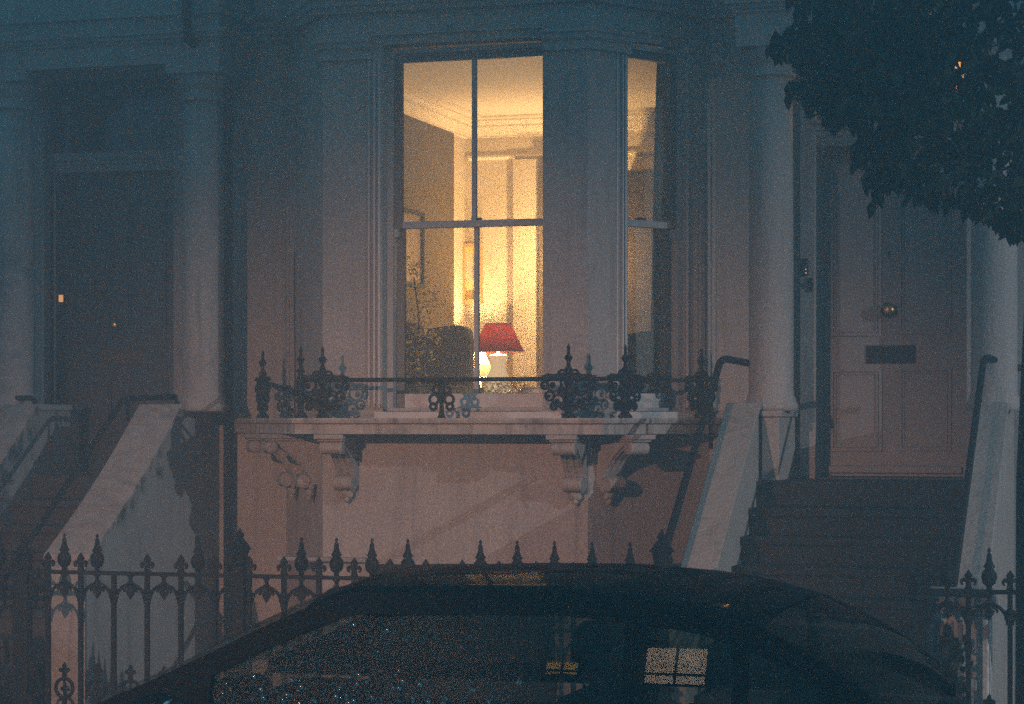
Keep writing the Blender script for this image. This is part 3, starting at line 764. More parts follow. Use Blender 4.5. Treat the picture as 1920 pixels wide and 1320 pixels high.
# ------------------------------------------------------------------ the room behind the bay
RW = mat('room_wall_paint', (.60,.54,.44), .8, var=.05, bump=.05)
RO = mat('ochre_wall_shade', (.09,.062,.015), .85, var=.15, vscale=12)  # wall and breast-side shade put into a dark ochre colour
RC = mat('room_ceiling', (.70,.64,.55), .85)
RCo = mat('cornice_plaster', (.72,.66,.55), .7)
FLOORM = mat('room_floor', (.10,.06,.03), .5)
YBK = 4.0
XLW = XY(872,YBK); XRW = XLW+5.4
CE = 4.44; FLR = 1.47
part('room_floor', MB().prism([(outer[0].x-.1,.32),(inner[1].x,inner[1].y),(inner[2].x,inner[2].y),(outer[3].x+.1,.32),(XRW,.32),(XRW,YBK),(XLW,YBK),(XLW,.32)],FLR-.1,FLR), FLOORM, house)
part('room_ceiling', MB().box(XLW-.3,XRW+.3,.28,YBK+.2,CE,CE+.1), RC, house)
part('bay_ceiling', MB().prism([(outer[0].x,.279),(inner[1].x,inner[1].y+.001),(inner[2].x,inner[2].y+.001),(outer[3].x,.279)],CE,CE+.1), RC, house)
part('room_wall', MB().box(XLW-.2,XRW+.2,YBK,YBK+.15,FLR,CE), RW, house)
part('room_wall', MB().box(XLW-.15,XLW,.3,YBK,FLR,CE), RW, house)
part('room_wall', MB().box(XRW,XRW+.15,.3,YBK,FLR,CE), RW, house)
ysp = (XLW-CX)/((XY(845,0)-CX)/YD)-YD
part('shaded_wall_panel', MB().box(XLW+.001,XLW+.03,.31,ysp,FLR,CE-.16), RO, house, 'part of the left room wall with its shade put in as dark ochre')  # dark panel ends where the shade on the wall ends
cp = [(XRW,.31),(XRW,YBK),(XLW,YBK),(XLW,.31)]; cp = cp[::-1]
part('room_cornice', MB().sweep([(XLW,.31),(XLW,YBK),(XRW,YBK)], [(-.0,CE-.16),(.035,CE-.16),(.035,CE-.145),(.05,CE-.12),(.085,CE-.075),(.085,CE-.06),(.11,CE-.06),(.14,CE-.03),(.14,CE-.015),(.22,CE-.015),(.22,CE-.008),(.24,CE-.008),(.24,CE-.001),(0,CE-.001)]), RCo, house)
zpr = ZZ(940,295,YBK)
part('picture_rail', MB().sweep([(XLW+.035,YBK-.0),(XRW,YBK-.0)], [(0,zpr-.02),(.02,zpr-.02),(.035,zpr),(.03,zpr+.015),(0,zpr+.02)]), RCo, house)
# projecting wall section right of the lamp
part('chimney_breast', MB().box(XY(962,3.93),XY(1010,3.93),3.93,YBK-.001,FLR,zpr-.03), RW, house)
part('shaded_breast_side', MB().box(XY(1010.5,3.88),XY(1040,3.88),3.88,YBK-.001,FLR,zpr-.03), RO, house)  # shaded side of the breast put in as a dark strip

def bulbmat():
    m = bpy.data.materials.get('lit_bulb_glass')
    if m: return m
    m = bpy.data.materials.new('lit_bulb_glass'); m.use_nodes = True; nt = m.node_tree; N = nt.nodes; L = nt.links
    N.remove(N['Principled BSDF']); out = [n for n in N if n.type == 'OUTPUT_MATERIAL'][0]
    e = N.new('ShaderNodeEmission'); e.inputs[0].default_value = (1,.75,.45,1); e.inputs[1].default_value = 6
    t = N.new('ShaderNodeBsdfTransparent'); a = N.new('ShaderNodeAddShader')
    L.new(e.outputs[0],a.inputs[0]); L.new(t.outputs[0],a.inputs[1]); L.new(a.outputs[0],out.inputs[0]); return m
def lampthing(label, c, zb, base, shade, shade_m, base_m, energy, bulbz, bulbcol):
    t = thing('table_lamp', label, 'lamp', (c[0],c[1],zb))
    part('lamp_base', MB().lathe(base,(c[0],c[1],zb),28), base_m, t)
    # shade: thin double wall
    (r0,h0),(r1,h1) = shade
    s = MB(); s.lathe([(r0,h0),(r0*.5+r1*.5,h0*.5+h1*.5),(r1,h1)],(c[0],c[1],zb),40)
    s.f = s.f[:-2]; s.sm = s.sm[:-2]
    sh = part('lamp_shade', s, shade_m, t)
    for rr, hh in ((r0,h0),(r1,h1)): part('rim', MB().tube([(c[0]+rr*math.cos(q),c[1]+rr*math.sin(q),zb+hh) for q in [k*2*math.pi/32 for k in range(32)]],.0025,5,True), shade_m, sh)
    part('bulb', MB().lathe([(.004,-.03),(.022,-.015),(.028,0),(.022,.018),(.004,.03)],(c[0],c[1],zb+bulbz),14), bulbmat(), t)
    part('stem', MB().lathe([(.006,0),(.006,bulbz-.03-base[-1][1])],(c[0],c[1],zb+base[-1][1]),8), BRASS, t)
    point('lamp_bulb_light', (c[0],c[1],zb+bulbz), energy, bulbcol, .022)
    return t
def cloth(name, col, trans):
    m = bpy.data.materials.new(name); m.use_nodes = True; nt = m.node_tree; N = nt.nodes; L = nt.links
    N.remove(N['Principled BSDF']); out = [n for n in N if n.type == 'OUTPUT_MATERIAL'][0]
    d = N.new('ShaderNodeBsdfDiffuse'); d.inputs[0].default_value = (*col,1)
    tr = N.new('ShaderNodeBsdfTranslucent'); tr.inputs[0].default_value = (*trans,1)
    a = N.new('ShaderNodeMixShader'); a.inputs[0].default_value = .5
    L.new(d.outputs[0],a.inputs[1]); L.new(tr.outputs[0],a.inputs[2]); L.new(a.outputs[0],out.inputs[0]); return m
LY = .95
lp = W(934,660,LY); sc = DEP(934,LY)/F_PX
TBZ = ZZ(934,748,LY)
CER = mat('cream_ceramic', (.75,.68,.5), .25)
GLOWC = emis('ceramic_painted_glow', (1.0,.72,.36), .75)  # lamplight on the vase base put in as emission
def hz(py): return ZZ(934,py,LY)-TBZ
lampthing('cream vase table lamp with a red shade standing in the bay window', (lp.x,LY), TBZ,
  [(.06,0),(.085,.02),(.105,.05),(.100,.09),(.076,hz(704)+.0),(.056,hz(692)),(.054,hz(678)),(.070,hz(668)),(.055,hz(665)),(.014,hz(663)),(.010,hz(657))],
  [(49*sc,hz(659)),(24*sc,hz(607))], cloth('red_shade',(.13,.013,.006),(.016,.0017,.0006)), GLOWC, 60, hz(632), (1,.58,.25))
tb = thing('side_table', 'small dark table under the red lamp', 'table', (lp.x,LY,FLR))
part('table_top', MB().lathe([(.36,-.03),(.37,-.015),(.36,-.002)],(lp.x,LY,TBZ),36), mat('dark_wood',(.05,.025,.012),.35), tb)
part('leg', MB().lathe([(.16,0),(.14,.03),(.03,.05),(.025,TBZ-FLR-.032)],(lp.x,LY,FLR),16), mat('dark_wood_leg',(.05,.025,.012),.4), tb)
# second lamp, near the back wall
L2 = (XY(897,3.76),3.76); z2 = ZZ(884,735,3.76)
def h2(py): return ZZ(884,py,3.76)-z2
s2 = DEP(884,3.76)/F_PX
lampthing('white shaded lamp glowing behind the dark chair near the back wall', L2, z2,
  [(.07,0),(.07,.02),(.03,.04),(.025,h2(715)),(.012,h2(712))], [(31*s2,h2(706)),(9*s2,h2(652))], cloth('white_shade',(.8,.75,.6),(.10,.085,.05)), CER, 200, h2(668), (1,.58,.26))
st_ = thing('side_table', 'low table behind the dark chair carrying the white lamp', 'table', (L2[0],L2[1],FLR))
part('table_top', MB().box(L2[0]-.25,L2[0]+.25,3.45,3.97,z2-.03,z2-.001), mat('mid_wood',(.2,.11,.05),.4), st_)
for a in (-.22,.22):
    for b in (3.49,3.93): part('leg', MB().box(L2[0]+a-.02,L2[0]+a+.02,b-.02,b+.02,FLR,z2-.031), mat('mid_wood_leg',(.2,.11,.05),.4), st_)
fx, fy = XY(1075,3.3), 3.3  # unseen lamp, added to light the room evenly
fl_ = thing('added_fill_lamp', 'added brass globe lamp, unseen behind the corner pier, that evens out the room light', 'lamp', (fx,fy,FLR))
part('lamp_foot', MB().lathe([(.15,0),(.15,.02),(.03,.04)],(fx,fy,FLR),20), BRASS, fl_)
part('lamp_pole', MB().lathe([(.014,0),(.014,1.55)],(fx,fy,FLR+.04),10), BRASS, fl_)
part('glass_globe', MB().lathe([(.01,1.59),(.06,1.61),(.085,1.67),(.06,1.73),(.01,1.75)],(fx,fy,FLR),24), bulbmat(), fl_)
point('added_fill_light', (fx,fy,FLR+1.67), 165, (1,.57,.22), .07)
# picture on the back wall
def artmat():
    m = bpy.data.materials.new('abstract_painting'); m.use_nodes = True; nt = m.node_tree; N = nt.nodes; L = nt.links
    g = N.new('ShaderNodeNewGeometry'); n = N.new('ShaderNodeTexNoise'); n.inputs['Scale'].default_value = 5; n.inputs['Detail'].default_value = 3
    cr = N.new('ShaderNodeValToRGB'); e = cr.color_ramp.elements; e[0].position = .35; e[0].color = (.12,.16,.26,1); e[1].position = .62; e[1].color = (.75,.55,.12,1)
    k = e.new(.5); k.color = (.6,.55,.42,1)
    L.new(g.outputs['Position'],n.inputs['Vector']); L.new(n.outputs['Fac'],cr.inputs[0]); L.new(cr.outputs[0],N['Principled BSDF'].inputs['Base Color']); return m
pc = thing('picture', 'gold framed yellow and blue painting lit from below by the white lamp', 'picture', tuple(W(882,560,YBK-.06)))
x0,x1 = XY(864,3.93),XY(901,3.93); z0,z1 = ZZ(882,569,3.93),ZZ(882,456,3.93)
GF = mat('gilt_frame',(.5,.33,.12),.4)
part('frame', MB().box(x0,x1,3.93,3.996,z0,z0+.035).box(x0,x1,3.93,3.996,z1-.035,z1).box(x0,x0+.035,3.93,3.996,z0+.035,z1-.035).box(x1-.035,x1,3.93,3.996,z0+.035,z1-.035), GF, pc)
part('canvas', MB().box(x0+.035,x1-.035,3.96,3.99,z0+.035,z1-.035), artmat(), pc)
# framed picture on the shaded ochre wall
ya = (XLW+.03-CX)/((XY(757,0)-CX)/YD)-YD; yb = (XLW+.03-CX)/((XY(788,0)-CX)/YD)-YD
pc2 = thing('picture', 'dark framed picture on the ochre left wall seen edge-on', 'picture', (XLW+.05,(ya+yb)/2,2.9))
za, zb2 = ZZ(780,400,yb), ZZ(780,540,yb)
part('frame', MB().box(XLW+.031,XLW+.07,ya-.1,yb,zb2,zb2+.03).box(XLW+.031,XLW+.07,ya-.1,yb,za-.03,za).box(XLW+.031,XLW+.07,yb-.03,yb,zb2+.03,za-.03), BLACK, pc2)
part('canvas', MB().box(XLW+.031,XLW+.045,ya-.1,yb-.03,zb2+.03,za-.03), mat('brown_print',(.12,.07,.03),.5), pc2)
# armchairs, backs to the window
CH = mat('dark_upholstery',(.015,.018,.02),.9,bump=.3,bscale=40)
def chair(xc, yc, wd, ztop, label, tilt=0, group=None):
    t = thing('armchair', label, 'armchair', (xc,yc,FLR))
    T = Matrix.Translation((xc,yc,0)) @ Matrix.Rotation(tilt,4,'Z')
    hw = wd/2
    P = [(-hw,FLR+.15),(-hw,ztop-.05),(-hw+.03,ztop-.015),(-hw*.4,ztop+.0),(hw*.3,ztop+.012),(hw-.05,ztop),(hw-.012,ztop-.03),(hw,ztop-.10),(hw,FLR+.15)]
    m = MB(T); m.plate(P,-.06,.06); part('backrest', m, CH, t, bevel=.02)
    part('seat', MB(T).box(-hw,hw,.062,.55,FLR+.2,FLR+.42), CH, t, bevel=.03)
    for s in (-1,1):
        part('armrest', MB(T).box(s*hw-.06,s*hw+.06,.065,.5,FLR+.425,FLR+.62), CH, t, bevel=.02)
        for b in (.0,.5): part('leg', MB(T).box(s*(hw-.05)-.02,s*(hw-.05)+.02,b-.02,b+.02,FLR,FLR+.149), BLACK, t)
c1 = W(843,613,1.5)
chair(c1.x, 1.5, 88*DEP(843,1.5)/F_PX, c1.z, 'dark high-backed armchair left of the red lamp, its back to the window')
c2 = W(752,606,1.15)
chair(c2.x, 1.15, 90*DEP(752,1.15)/F_PX, c2.z, 'dark armchair at the left edge of the window, partly behind reflections', tilt=-.25)
c3 = W(1200,622,.9)
chair(c3.x+.1, .9, .40, c3.z, 'dark armchair behind the narrow side window', tilt=.2)
# tinsel basket and white cushion on the sill
bx = thing('basket', 'dark basket of glittering gold twigs in front of the red lamp', 'basket', tuple(W(938,742,.15)))
p0 = W(940,745,.15)
part('basket_body', MB().box(XY(880,.15),XY(1002,.15),.08,.24,p0.z-.12,p0.z+.02), mat('dark_wicker',(.03,.02,.012),.8,bump=1,bscale=30), bx)
tw = MB()
for k in range(240):
    a = Vector((random.uniform(XY(880,.15),XY(1000,.15)), .15+random.uniform(-.06,.07), p0.z+random.uniform(.0,.10)))
    d = Vector((random.uniform(-1,1),random.uniform(-1,1),random.uniform(-.6,1))).normalized()*random.uniform(.02,.05)
    tw.tube([a,a+d,a+d+Vector((random.uniform(-.02,.02),0,random.uniform(-.02,.02)))],.0022,3)
part('gold_twigs', tw, mat('gold_twig',(.55,.40,.15),.3,metal=.7), bx, kind='stuff')
cu = W(993,734,.2)
def blob(c, rx, ry, rz, seg=18, rings=10, pw=.6):
    m = MB(); vs = []; fs = []
    for j in range(rings+1):
        ph = -math.pi/2+math.pi*j/rings
        for k in range(seg):
            t = 2*math.pi*k/seg; sgn = lambda v: math.copysign(abs(v)**pw, v)
            vs.append((c[0]+rx*sgn(math.cos(t))*abs(math.cos(ph))**pw, c[1]+ry*sgn(math.sin(t))*abs(math.cos(ph))**pw, c[2]+rz*math.sin(ph)))
    for j in range(rings):
        for k in range(seg): fs.append((j*seg+k,j*seg+(k+1)%seg,(j+1)*seg+(k+1)%seg,(j+1)*seg+k))
    return m.add(vs, fs, True)
single('cushion', blob((cu.x,.3,cu.z-.02),.11,.12,.055), mat('white_cloth',(.72,.66,.55),.9), 'crumpled white cushion in the lower right corner of the window', 'cushion', (cu.x,.3,cu.z-.07))
single('window_seat', MB().box(inner[1].x+.05,inner[2].x-.05,YB+TW+.05,.62,FLR,1.855), mat('seat_wood',(.06,.035,.02),.6), 'low dark window seat inside the bay', 'seat', (0,0,FLR))
pl = thing('foliage_reflection', 'yellow-green leafy stand-in for foliage reflected in the lower left of the lit window', 'plant', (XY(785,.1),.1,1.86))  # plant added in place of street foliage mirrored in the pane
PLF = cloth('reflected_leaf', (.6,.5,.05), (.9,.78,.08)); fm_ = MB(); prg = random.Random(3)
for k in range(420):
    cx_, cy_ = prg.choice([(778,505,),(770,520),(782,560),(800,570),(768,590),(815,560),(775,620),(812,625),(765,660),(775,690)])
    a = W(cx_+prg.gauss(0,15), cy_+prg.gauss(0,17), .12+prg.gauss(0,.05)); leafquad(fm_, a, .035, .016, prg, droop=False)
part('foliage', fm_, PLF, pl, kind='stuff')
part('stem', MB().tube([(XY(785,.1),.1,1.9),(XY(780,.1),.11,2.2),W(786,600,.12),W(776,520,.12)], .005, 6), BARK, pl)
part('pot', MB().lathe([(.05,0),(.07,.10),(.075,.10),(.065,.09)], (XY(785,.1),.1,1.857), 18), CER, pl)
# bookcase and curtain by the side window
bk = thing('wardrobe', 'tall dark brown wardrobe seen through the narrow side window', 'wardrobe', (XY(1230,3.5),3.5,FLR))
WD = mat('brown_wood',(.035,.017,.007),.5,var=.3,vscale=10)
bx0 = XY(1150,3.5); bx1 = bx0+1.4; zt_ = ZZ(1200,318,3.5)
part('carcass', MB().box(bx0,bx1,3.5,3.98,FLR,zt_), WD, bk, bevel=.006)
for k in range(3):
    a = bx0+.02+k*.46; d_ = part('door', MB().box(a,a+.44,3.475,3.499,FLR+.08,zt_-.04), WD, bk, bevel=.004)
    part('handle', MB().box(a+.38,a+.40,3.455,3.474,FLR+.95,FLR+1.10), BRASS, d_)
# curtain hanging just inside the side window
cv = []; cf = []
_p,_u,_n,_l = FR; FRC = (_p-_n*.33,_u,_n,_l); na = a_on(FRC,1238)
NN = 36; ZN = 14
for j in range(ZN+1):
    t = j/ZN; z = 4.36-(4.36-1.95)*t
    left = na-.015-.075*t**.8; right = FR[3]+.10
    for k in range(NN+1):
        s = k/NN; a = left+(right-left)*s
        b = .33+.02*math.sin(s*38+.6*math.sin(t*4))
        q = on_f(FR, a, b); cv.append((q.x,q.y,z))
for j in range(ZN):
    for k in range(NN): cf.append((j*(NN+1)+k,j*(NN+1)+k+1,(j+1)*(NN+1)+k+1,(j+1)*(NN+1)+k))
cur = single('curtain', MB().add(cv,cf,True), mat('dark_curtain',(.02,.018,.016),.95,bump=.3), 'dark heavy curtain hanging inside the narrow side window', 'curtain', (on_f(FR,na).x,on_f(FR,na).y+.3,1.95))
sm = cur.modifiers.new('thickness','SOLIDIFY'); sm.thickness = .006

# ------------------------------------------------------------------ car
YCAR = -6.95; RD = -.12
PAINT = mat('dark_car_paint', (.002,.0025,.003), .7, coat=.10, spec=.02)
CTRIM = mat('black_trim', (.01,.01,.01), .4)
TYRE = mat('tyre_rubber', (.015,.015,.015), .85); RIM = mat('alloy', (.35,.35,.36), .3, metal=1)
INT = mat('car_interior', (.005,.005,.006), .9, spec=.05)
car = thing('parked_car', 'dark wet hatchback parked by the kerb, its roof and windows in front of the railings', 'car', (1.8,YCAR,RD))
YN = -7.72
outl = [(180,1322),(300,1268),(390,1224),(480,1179),(560,1143),(640,1113)]
side = [(XY(a,YN),ZZ(a,b,YN)) for a,b in outl]
side += [(1.85,1.262),(2.10,1.272),(2.45,1.275),(2.75,1.255),(2.95,1.225),(3.13,1.175),(3.30,1.10),(3.43,1.02),(3.54,.93),(3.60,.86)]
TUM = .262
def halfw(z): return .80-TUM*(z-.85)
def tocar(x, z, sg, d=0): return Vector((x, YCAR+sg*(halfw(z)+d), z))
outer2 = [Vector((x,z)) for x,z in side]
# offset the outline inwards for glass top edge
def offs(pl, d):
    out = []
    for i,p in enumerate(pl):
        a = pl[max(0,i-1)]; b = pl[min(len(pl)-1,i+1)]; t = (b-a).normalized(); out.append(p+Vector((t.y,-t.x))*d)
    return out
inn2 = offs(outer2, .075)
def zat(pl, x):
    for a,b in zip(pl[:-1],pl[1:]):
        if a.x <= x <= b.x: return a.y+(b.y-a.y)*(x-a.x)/max(1e-6,b.x-a.x)
    return .86
BELT = lambda x: .845+.012*(x-.8)
XB = XY(1184,YN)                                        # B pillar
def win_poly(xa, xb):
    bot = [(xa,BELT(xa)+.02),(xb,BELT(xb)+.02)]
    top = [(p.x,p.y) for p in inn2 if xa+.03 < p.x < xb-.01 and p.y > BELT(p.x)+.04]
    return [bot[0],bot[1]]+([(xb,zat(inn2,xb))] if zat(inn2,xb) > bot[1][1]+.03 else [])+top[::-1]+([(xa,zat(inn2,xa))] if zat(inn2,xa) > bot[0][1]+.03 else [])
xw0 = [p.x for p in inn2 if p.y > BELT(p.x)+.05][0]
wins = [win_poly(xw0-.02, XB-.035), win_poly(XB+.035, 3.05), win_poly(3.10, 3.33)]
for sg in (-1,1):
    frame = [(p.x,p.y) for p in outer2]+[(3.60,.80),(side[0][0],.80)]
    polys = [[Vector((x,z,0)) for x,z in frame]]+[[Vector((x,z,0)) for x,z in wp] for wp in wins]
    tri = geometry.tessellate_polygon(polys); allp = [p for pl in polys for p in pl]; n = len(allp)
    vs = [tocar(p.x,p.y,sg) for p in allp]+[tocar(p.x,p.y,sg,-.035) for p in allp]
    fs = [tuple(t) for t in tri]+[tuple(n+i for i in t[::-1]) for t in tri]
    k = 0
    for pl in polys:
        m_ = len(pl)
        for j in range(m_): fs.append((k+j,k+(j+1)%m_,n+k+(j+1)%m_,n+k+j))
        k += m_
    part('body_side', MB().add(vs,fs), PAINT, car)
    for wi, wp in enumerate(wins):
        tri = geometry.tessellate_polygon([[Vector((x,z,0)) for x,z in wp]]); n = len(wp)
        vs = [tocar(x,z,sg,-.012) for x,z in wp]+[tocar(x,z,sg,-.016) for x,z in wp]
        part('side_window', MB().add(vs,[tuple(t) for t in tri]+[tuple(n+i for i in t[::-1]) for t in tri]+[(i,(i+1)%n,n+(i+1)%n,n+i) for i in range(n)]), CARG, car)
# roof skin between the two outlines
top = [p for p in outer2 if p.y > 1.10 and 1.55 < p.x < 3.20]
NR = 14; vs = []; fs = []
for p in top:
    for k in range(NR+1):
        v = -1+2*k/NR; hw_ = halfw(p.y)
        vs.append((p.x - (.06*(1-v*v) if p.x < 1.8 else 0), YCAR+v*hw_, p.y+.002+.036*(1-abs(v)**2.6)))
for i_ in range(len(top)-1):
    for k in range(NR): fs.append((i_*(NR+1)+k,i_*(NR+1)+k+1,(i_+1)*(NR+1)+k+1,(i_+1)*(NR+1)+k))
rf = part('roof', MB().add(vs,fs,True), PAINT, car); mm = rf.modifiers.new('thickness','SOLIDIFY'); mm.thickness = .02
def screen(pl, name, m, crown=.05, sgn=-1):
    vs = []; fs = []; NR = 14
    for p in pl:
        for k in range(NR+1):
            v = -1+2*k/NR; hw_ = halfw(p.y)-.03
            vs.append((p.x+sgn*crown*(1-v*v), YCAR+v*hw_, p.y+.002+.030*(1-abs(v)**2.6)*(1 if p.y > 1.0 else .6)))
    for i_ in range(len(pl)-1):
        for k in range(NR): fs.append((i_*(NR+1)+k,i_*(NR+1)+k+1,(i_+1)*(NR+1)+k+1,(i_+1)*(NR+1)+k))
    return part(name, MB().add(vs,fs,True), m, car)
screen([p for p in outer2 if p.x <= 1.70], 'windscreen', CARG, .10)
screen([p for p in outer2 if p.x >= 3.12], 'rear_window', CARG, .03, 1)
# lower body: lofted sections
def body_sec(x, ztop, hwid, zbot=.18, crown=.03):
    P = []
    for v in (-1,-.995,-.98,-.94,-.8,-.4,0,.4,.8,.94,.98,.995,1):
        av = abs(v); P.append((x, YCAR+v*hwid, ztop-(.0 if av < .8 else .10*((av-.8)/.2)**2)+crown*(1-av*av)))
    P += [(x,YCAR+hwid*1.03,ztop-.28),(x,YCAR+hwid*.97,zbot+RD+.05),(x,YCAR+hwid*.9,zbot+RD),(x,YCAR-hwid*.9,zbot+RD),(x,YCAR-hwid*.97,zbot+RD+.05),(x,YCAR-hwid*1.03,ztop-.28)]
    return P
secs = [(-.42,.40,.62),(-.36,.50,.72),(-.2,.56,.78),(.1,.63,.82),(.45,.715,.84),(.72,.78,.85),(.80,.80,.855)]
vs = []; fs = []
for s_ in secs: vs += body_sec(*s_)
q = len(body_sec(0,1,1))
for i_ in range(len(secs)-1):
    for k in range(q): fs.append((i_*q+k,i_*q+(k+1)%q,(i_+1)*q+(k+1)%q,(i_+1)*q+k))
fs.append(tuple(range(q))); fs.append(tuple((len(secs)-1)*q+k for k in range(q)))
part('bonnet', MB().add(vs,fs,True), PAINT, car)
vs = []; fs = []; secs = [(.802,.80,.855),(2.0,.805,.87),(3.3,.81,.86),(3.58,.80,.80),(3.68,.72,.72)]
for s_ in secs: vs += body_sec(*s_, crown=0)
for i_ in range(len(secs)-1):
    for k in range(q):
        if 1 <= k <= 10 and i_ < 2: continue               # cabin is open at the top
        fs.append((i_*q+k,i_*q+(k+1)%q,(i_+1)*q+(k+1)%q,(i_+1)*q+k))
fs.append(tuple((len(secs)-1)*q+k for k in range(q)))
part('lower_body', MB().add(vs,fs,True), PAINT, car)
for x in (.28,2.85):
    for sg in (-1,1):
        wh = part('wheel', MB().lathe([(.20,-.10),(.31,-.10),(.325,-.07),(.325,.07),(.31,.10),(.20,.10)],(x,YCAR+sg*.78,.325+RD),28,'y'), TYRE, car)
        r_ = MB().lathe([(.03,.09),(.20,.085),(.205,.101),(.19,.08)] if sg > 0 else [(.03,-.09),(.20,-.085),(.205,-.101),(.19,-.08)],(x,YCAR+sg*.78,.325+RD),24,'y')
        part('rim', r_, RIM, wh)
for sg in (-1,1):
    part('headlight', blob((-.30,YCAR+sg*.60,.42),.08,.13,.055), glass('headlight_glass',(.7,.7,.7)), car)
    part('tail_light', blob((3.64,YCAR+sg*.66,.62),.05,.10,.09), mat('tail_red',(.3,.01,.01),.2), car)
    mr = part('door_mirror', blob((1.13,YCAR+sg*.97,.86),.07,.11,.065), PAINT, car)
    part('mirror_glass', blob((1.185,YCAR+sg*.97,.86),.02,.095,.05), mat('mirror_face',(.7,.7,.7),.03,metal=1) if sg == -1 else CTRIM, mr)
    for j, (xh, xe) in enumerate(((2.55,2.67),(3.3,3.42))): part('door_handle', MB().box(xh,xe,YCAR+sg*.885-.012,YCAR+sg*.885+.012,.70,.725), PAINT, car, bevel=.005)
def seat(x, yc, zt, wd=.24):
    s = part('car_seat', MB(Matrix.Translation((x,yc,0)) @ Matrix.Rotation(R(12),4,'Y')).box(-.05,.06,-wd,wd,.30,zt-.20), INT, car, bevel=.03)
    part('headrest', blob((x+.21,yc,zt-.07),.055,.13,.095), INT, s)
    part('headrest_stalk', MB().box(x+.19,x+.20,yc-.05,yc-.04,zt-.22,zt-.1).box(x+.19,x+.20,yc+.04,yc+.05,zt-.22,zt-.1), CTRIM, s)
    part('seat_cushion', MB().box(x-.45,x,yc-wd,yc+wd,.18,.32), INT, s, bevel=.03)
seat(2.27, YCAR-.36, 1.13); seat(2.27, YCAR+.36, 1.13)
part('rear_seat', MB(Matrix.Translation((2.95,YCAR,0)) @ Matrix.Rotation(R(14),4,'Y')).box(-.06,.07,-.62,.62,.25,.93), INT, car, bevel=.04)
part('dashboard', MB().box(.98,1.35,YCAR-.72,YCAR+.72,.62,.80), INT, car, bevel=.04)
part('steering_wheel', MB(Matrix.Translation((1.52,YCAR+.36,.80)) @ Matrix.Rotation(R(65),4,'Y')).tube([(.18*math.cos(a),.18*math.sin(a),0) for a in [k*2*math.pi/28 for k in range(28)]],.014,8,True).box(-.17,.17,-.012,.012,-.01,.01), CTRIM, car)
part('cabin_floor', MB().box(.9,3.5,YCAR-.8,YCAR+.8,.12,.18), INT, car)
# rain drops on the near glass
dm = MB()
for k in range(110):
    px = random.gauss(600,170); py = 1322-abs(random.gauss(0,26)) if random.random() < .85 else random.uniform(1150,1300)
    if not 300 < px < 1100: continue
    X_, Z_ = XY(px,YN), ZZ(px,py,YN)
    if Z_ > zat(inn2,X_)-.01 or Z_ < .85: continue
    r = random.choice((.004,.005,.007,.010,.012)); c = tocar(X_,Z_,-1,-.010)
    dm.lathe([(r*1.0,0),(r*.85,-r*.45),(r*.4,-r*.75),(r*.05,-r*.8)],tuple(c),8,'y')
part('rain_drops', dm, glass('water_drop', (.9,.9,.9), 1.45, rough=.12, refl=4), car, kind='stuff')

# ------------------------------------------------------------------ street tree at the right
tx, ty = XY(1962,-4.3), -4.3
tree = thing('street_tree', 'dark leafy street tree hanging over the porch from the right edge', 'tree', (tx,ty,-.02))
part('trunk', MB().tube([(tx+.02,ty,-.05),(tx,ty,.5),(tx-.01,ty,1.6),(tx+.03,ty+.02,2.6),(tx+.10,ty,3.6),(tx+.22,ty,4.8),(tx+.3,ty,6.1)],[.17,.14,.125,.12,.11,.09,.06],14), BARK, tree)
branches = []
def branch(pts, r0):
    n = len(pts); part('branch', MB().tube(pts,[r0*(1-.85*k/(n-1)) for k in range(n)],7), BARK, tree); branches.append(pts)
P_ = lambda px,py,y: W(px,py,y)
branch([Vector((tx+.05,ty,3.0)),P_(1880,250,-4.2),P_(1780,190,-4.1),P_(1650,170,-4.0),P_(1540,190,-3.9),P_(1488,185,-3.9)], .045)
branch([Vector((tx+.08,ty,3.3)),P_(1860,120,-4.4),P_(1720,60,-4.3),P_(1580,60,-4.3),P_(1470,100,-4.2)], .045)
branch([Vector((tx+.03,ty,2.8)),P_(1860,330,-4.4),P_(1760,300,-4.3),P_(1650,310,-4.2),P_(1620,330,-4.2)], .03)
branch([Vector((tx+.03,ty,2.7)),P_(1900,370,-4.1),P_(1860,390,-4.0),P_(1810,385,-4.0)], .025)
branch([Vector((tx+.12,ty,3.9)),P_(1850,-40,-4.4),P_(1700,-60,-4.3),P_(1560,-10,-4.3)], .05)
branch([Vector((tx+.15,ty,4.1)),Vector((tx+.9,ty-.5,4.8)),Vector((tx+1.8,ty-.6,5.1))], .05)
poly = [(1530,-20),(1545,40),(1525,75),(1505,100),(1500,118),(1520,140),(1540,150),(1550,175),(1545,205),(1575,218),(1640,222),(1690,226),(1705,262),(1690,290),(1672,325),(1690,350),(1725,372),(1760,372),(1800,392),(1850,400),(1878,420),(1905,440),(1960,470),(2300,430),(2500,200),(2400,-350),(1650,-350),(1530,-150)]
poly_edge = poly
holes = [(1797,142,13,25),(1604,147,7,7),(1880,120,16,30),(1872,212,18,26),(1885,180,12,20),(1770,222,12,7),(1905,18,10,8),(1620,30,26,12),(1650,317,16,9)]
def inside(x, y, pl):
    c = False; j = len(pl)-1
    for i in range(len(pl)):
        if (pl[i][1] > y) != (pl[j][1] > y) and x < (pl[j][0]-pl[i][0])*(y-pl[i][1])/(pl[j][1]-pl[i][1])+pl[i][0]: c = not c
        j = i
    return c
rng = random.Random(5)
pts = []
while len(pts) < 5200:
    x = rng.uniform(1440,2500); y = rng.uniform(-350,460)
    if x > 1960 and rng.random() < .55: continue
    if not inside(x,y,poly): continue
    if any(((x-a)/c)**2+((y+12-b)/d)**2 < 1 for a,b,c,d in holes): continue
    pts.append(W(x,y-14,-4.2+rng.gauss(0,.28)))
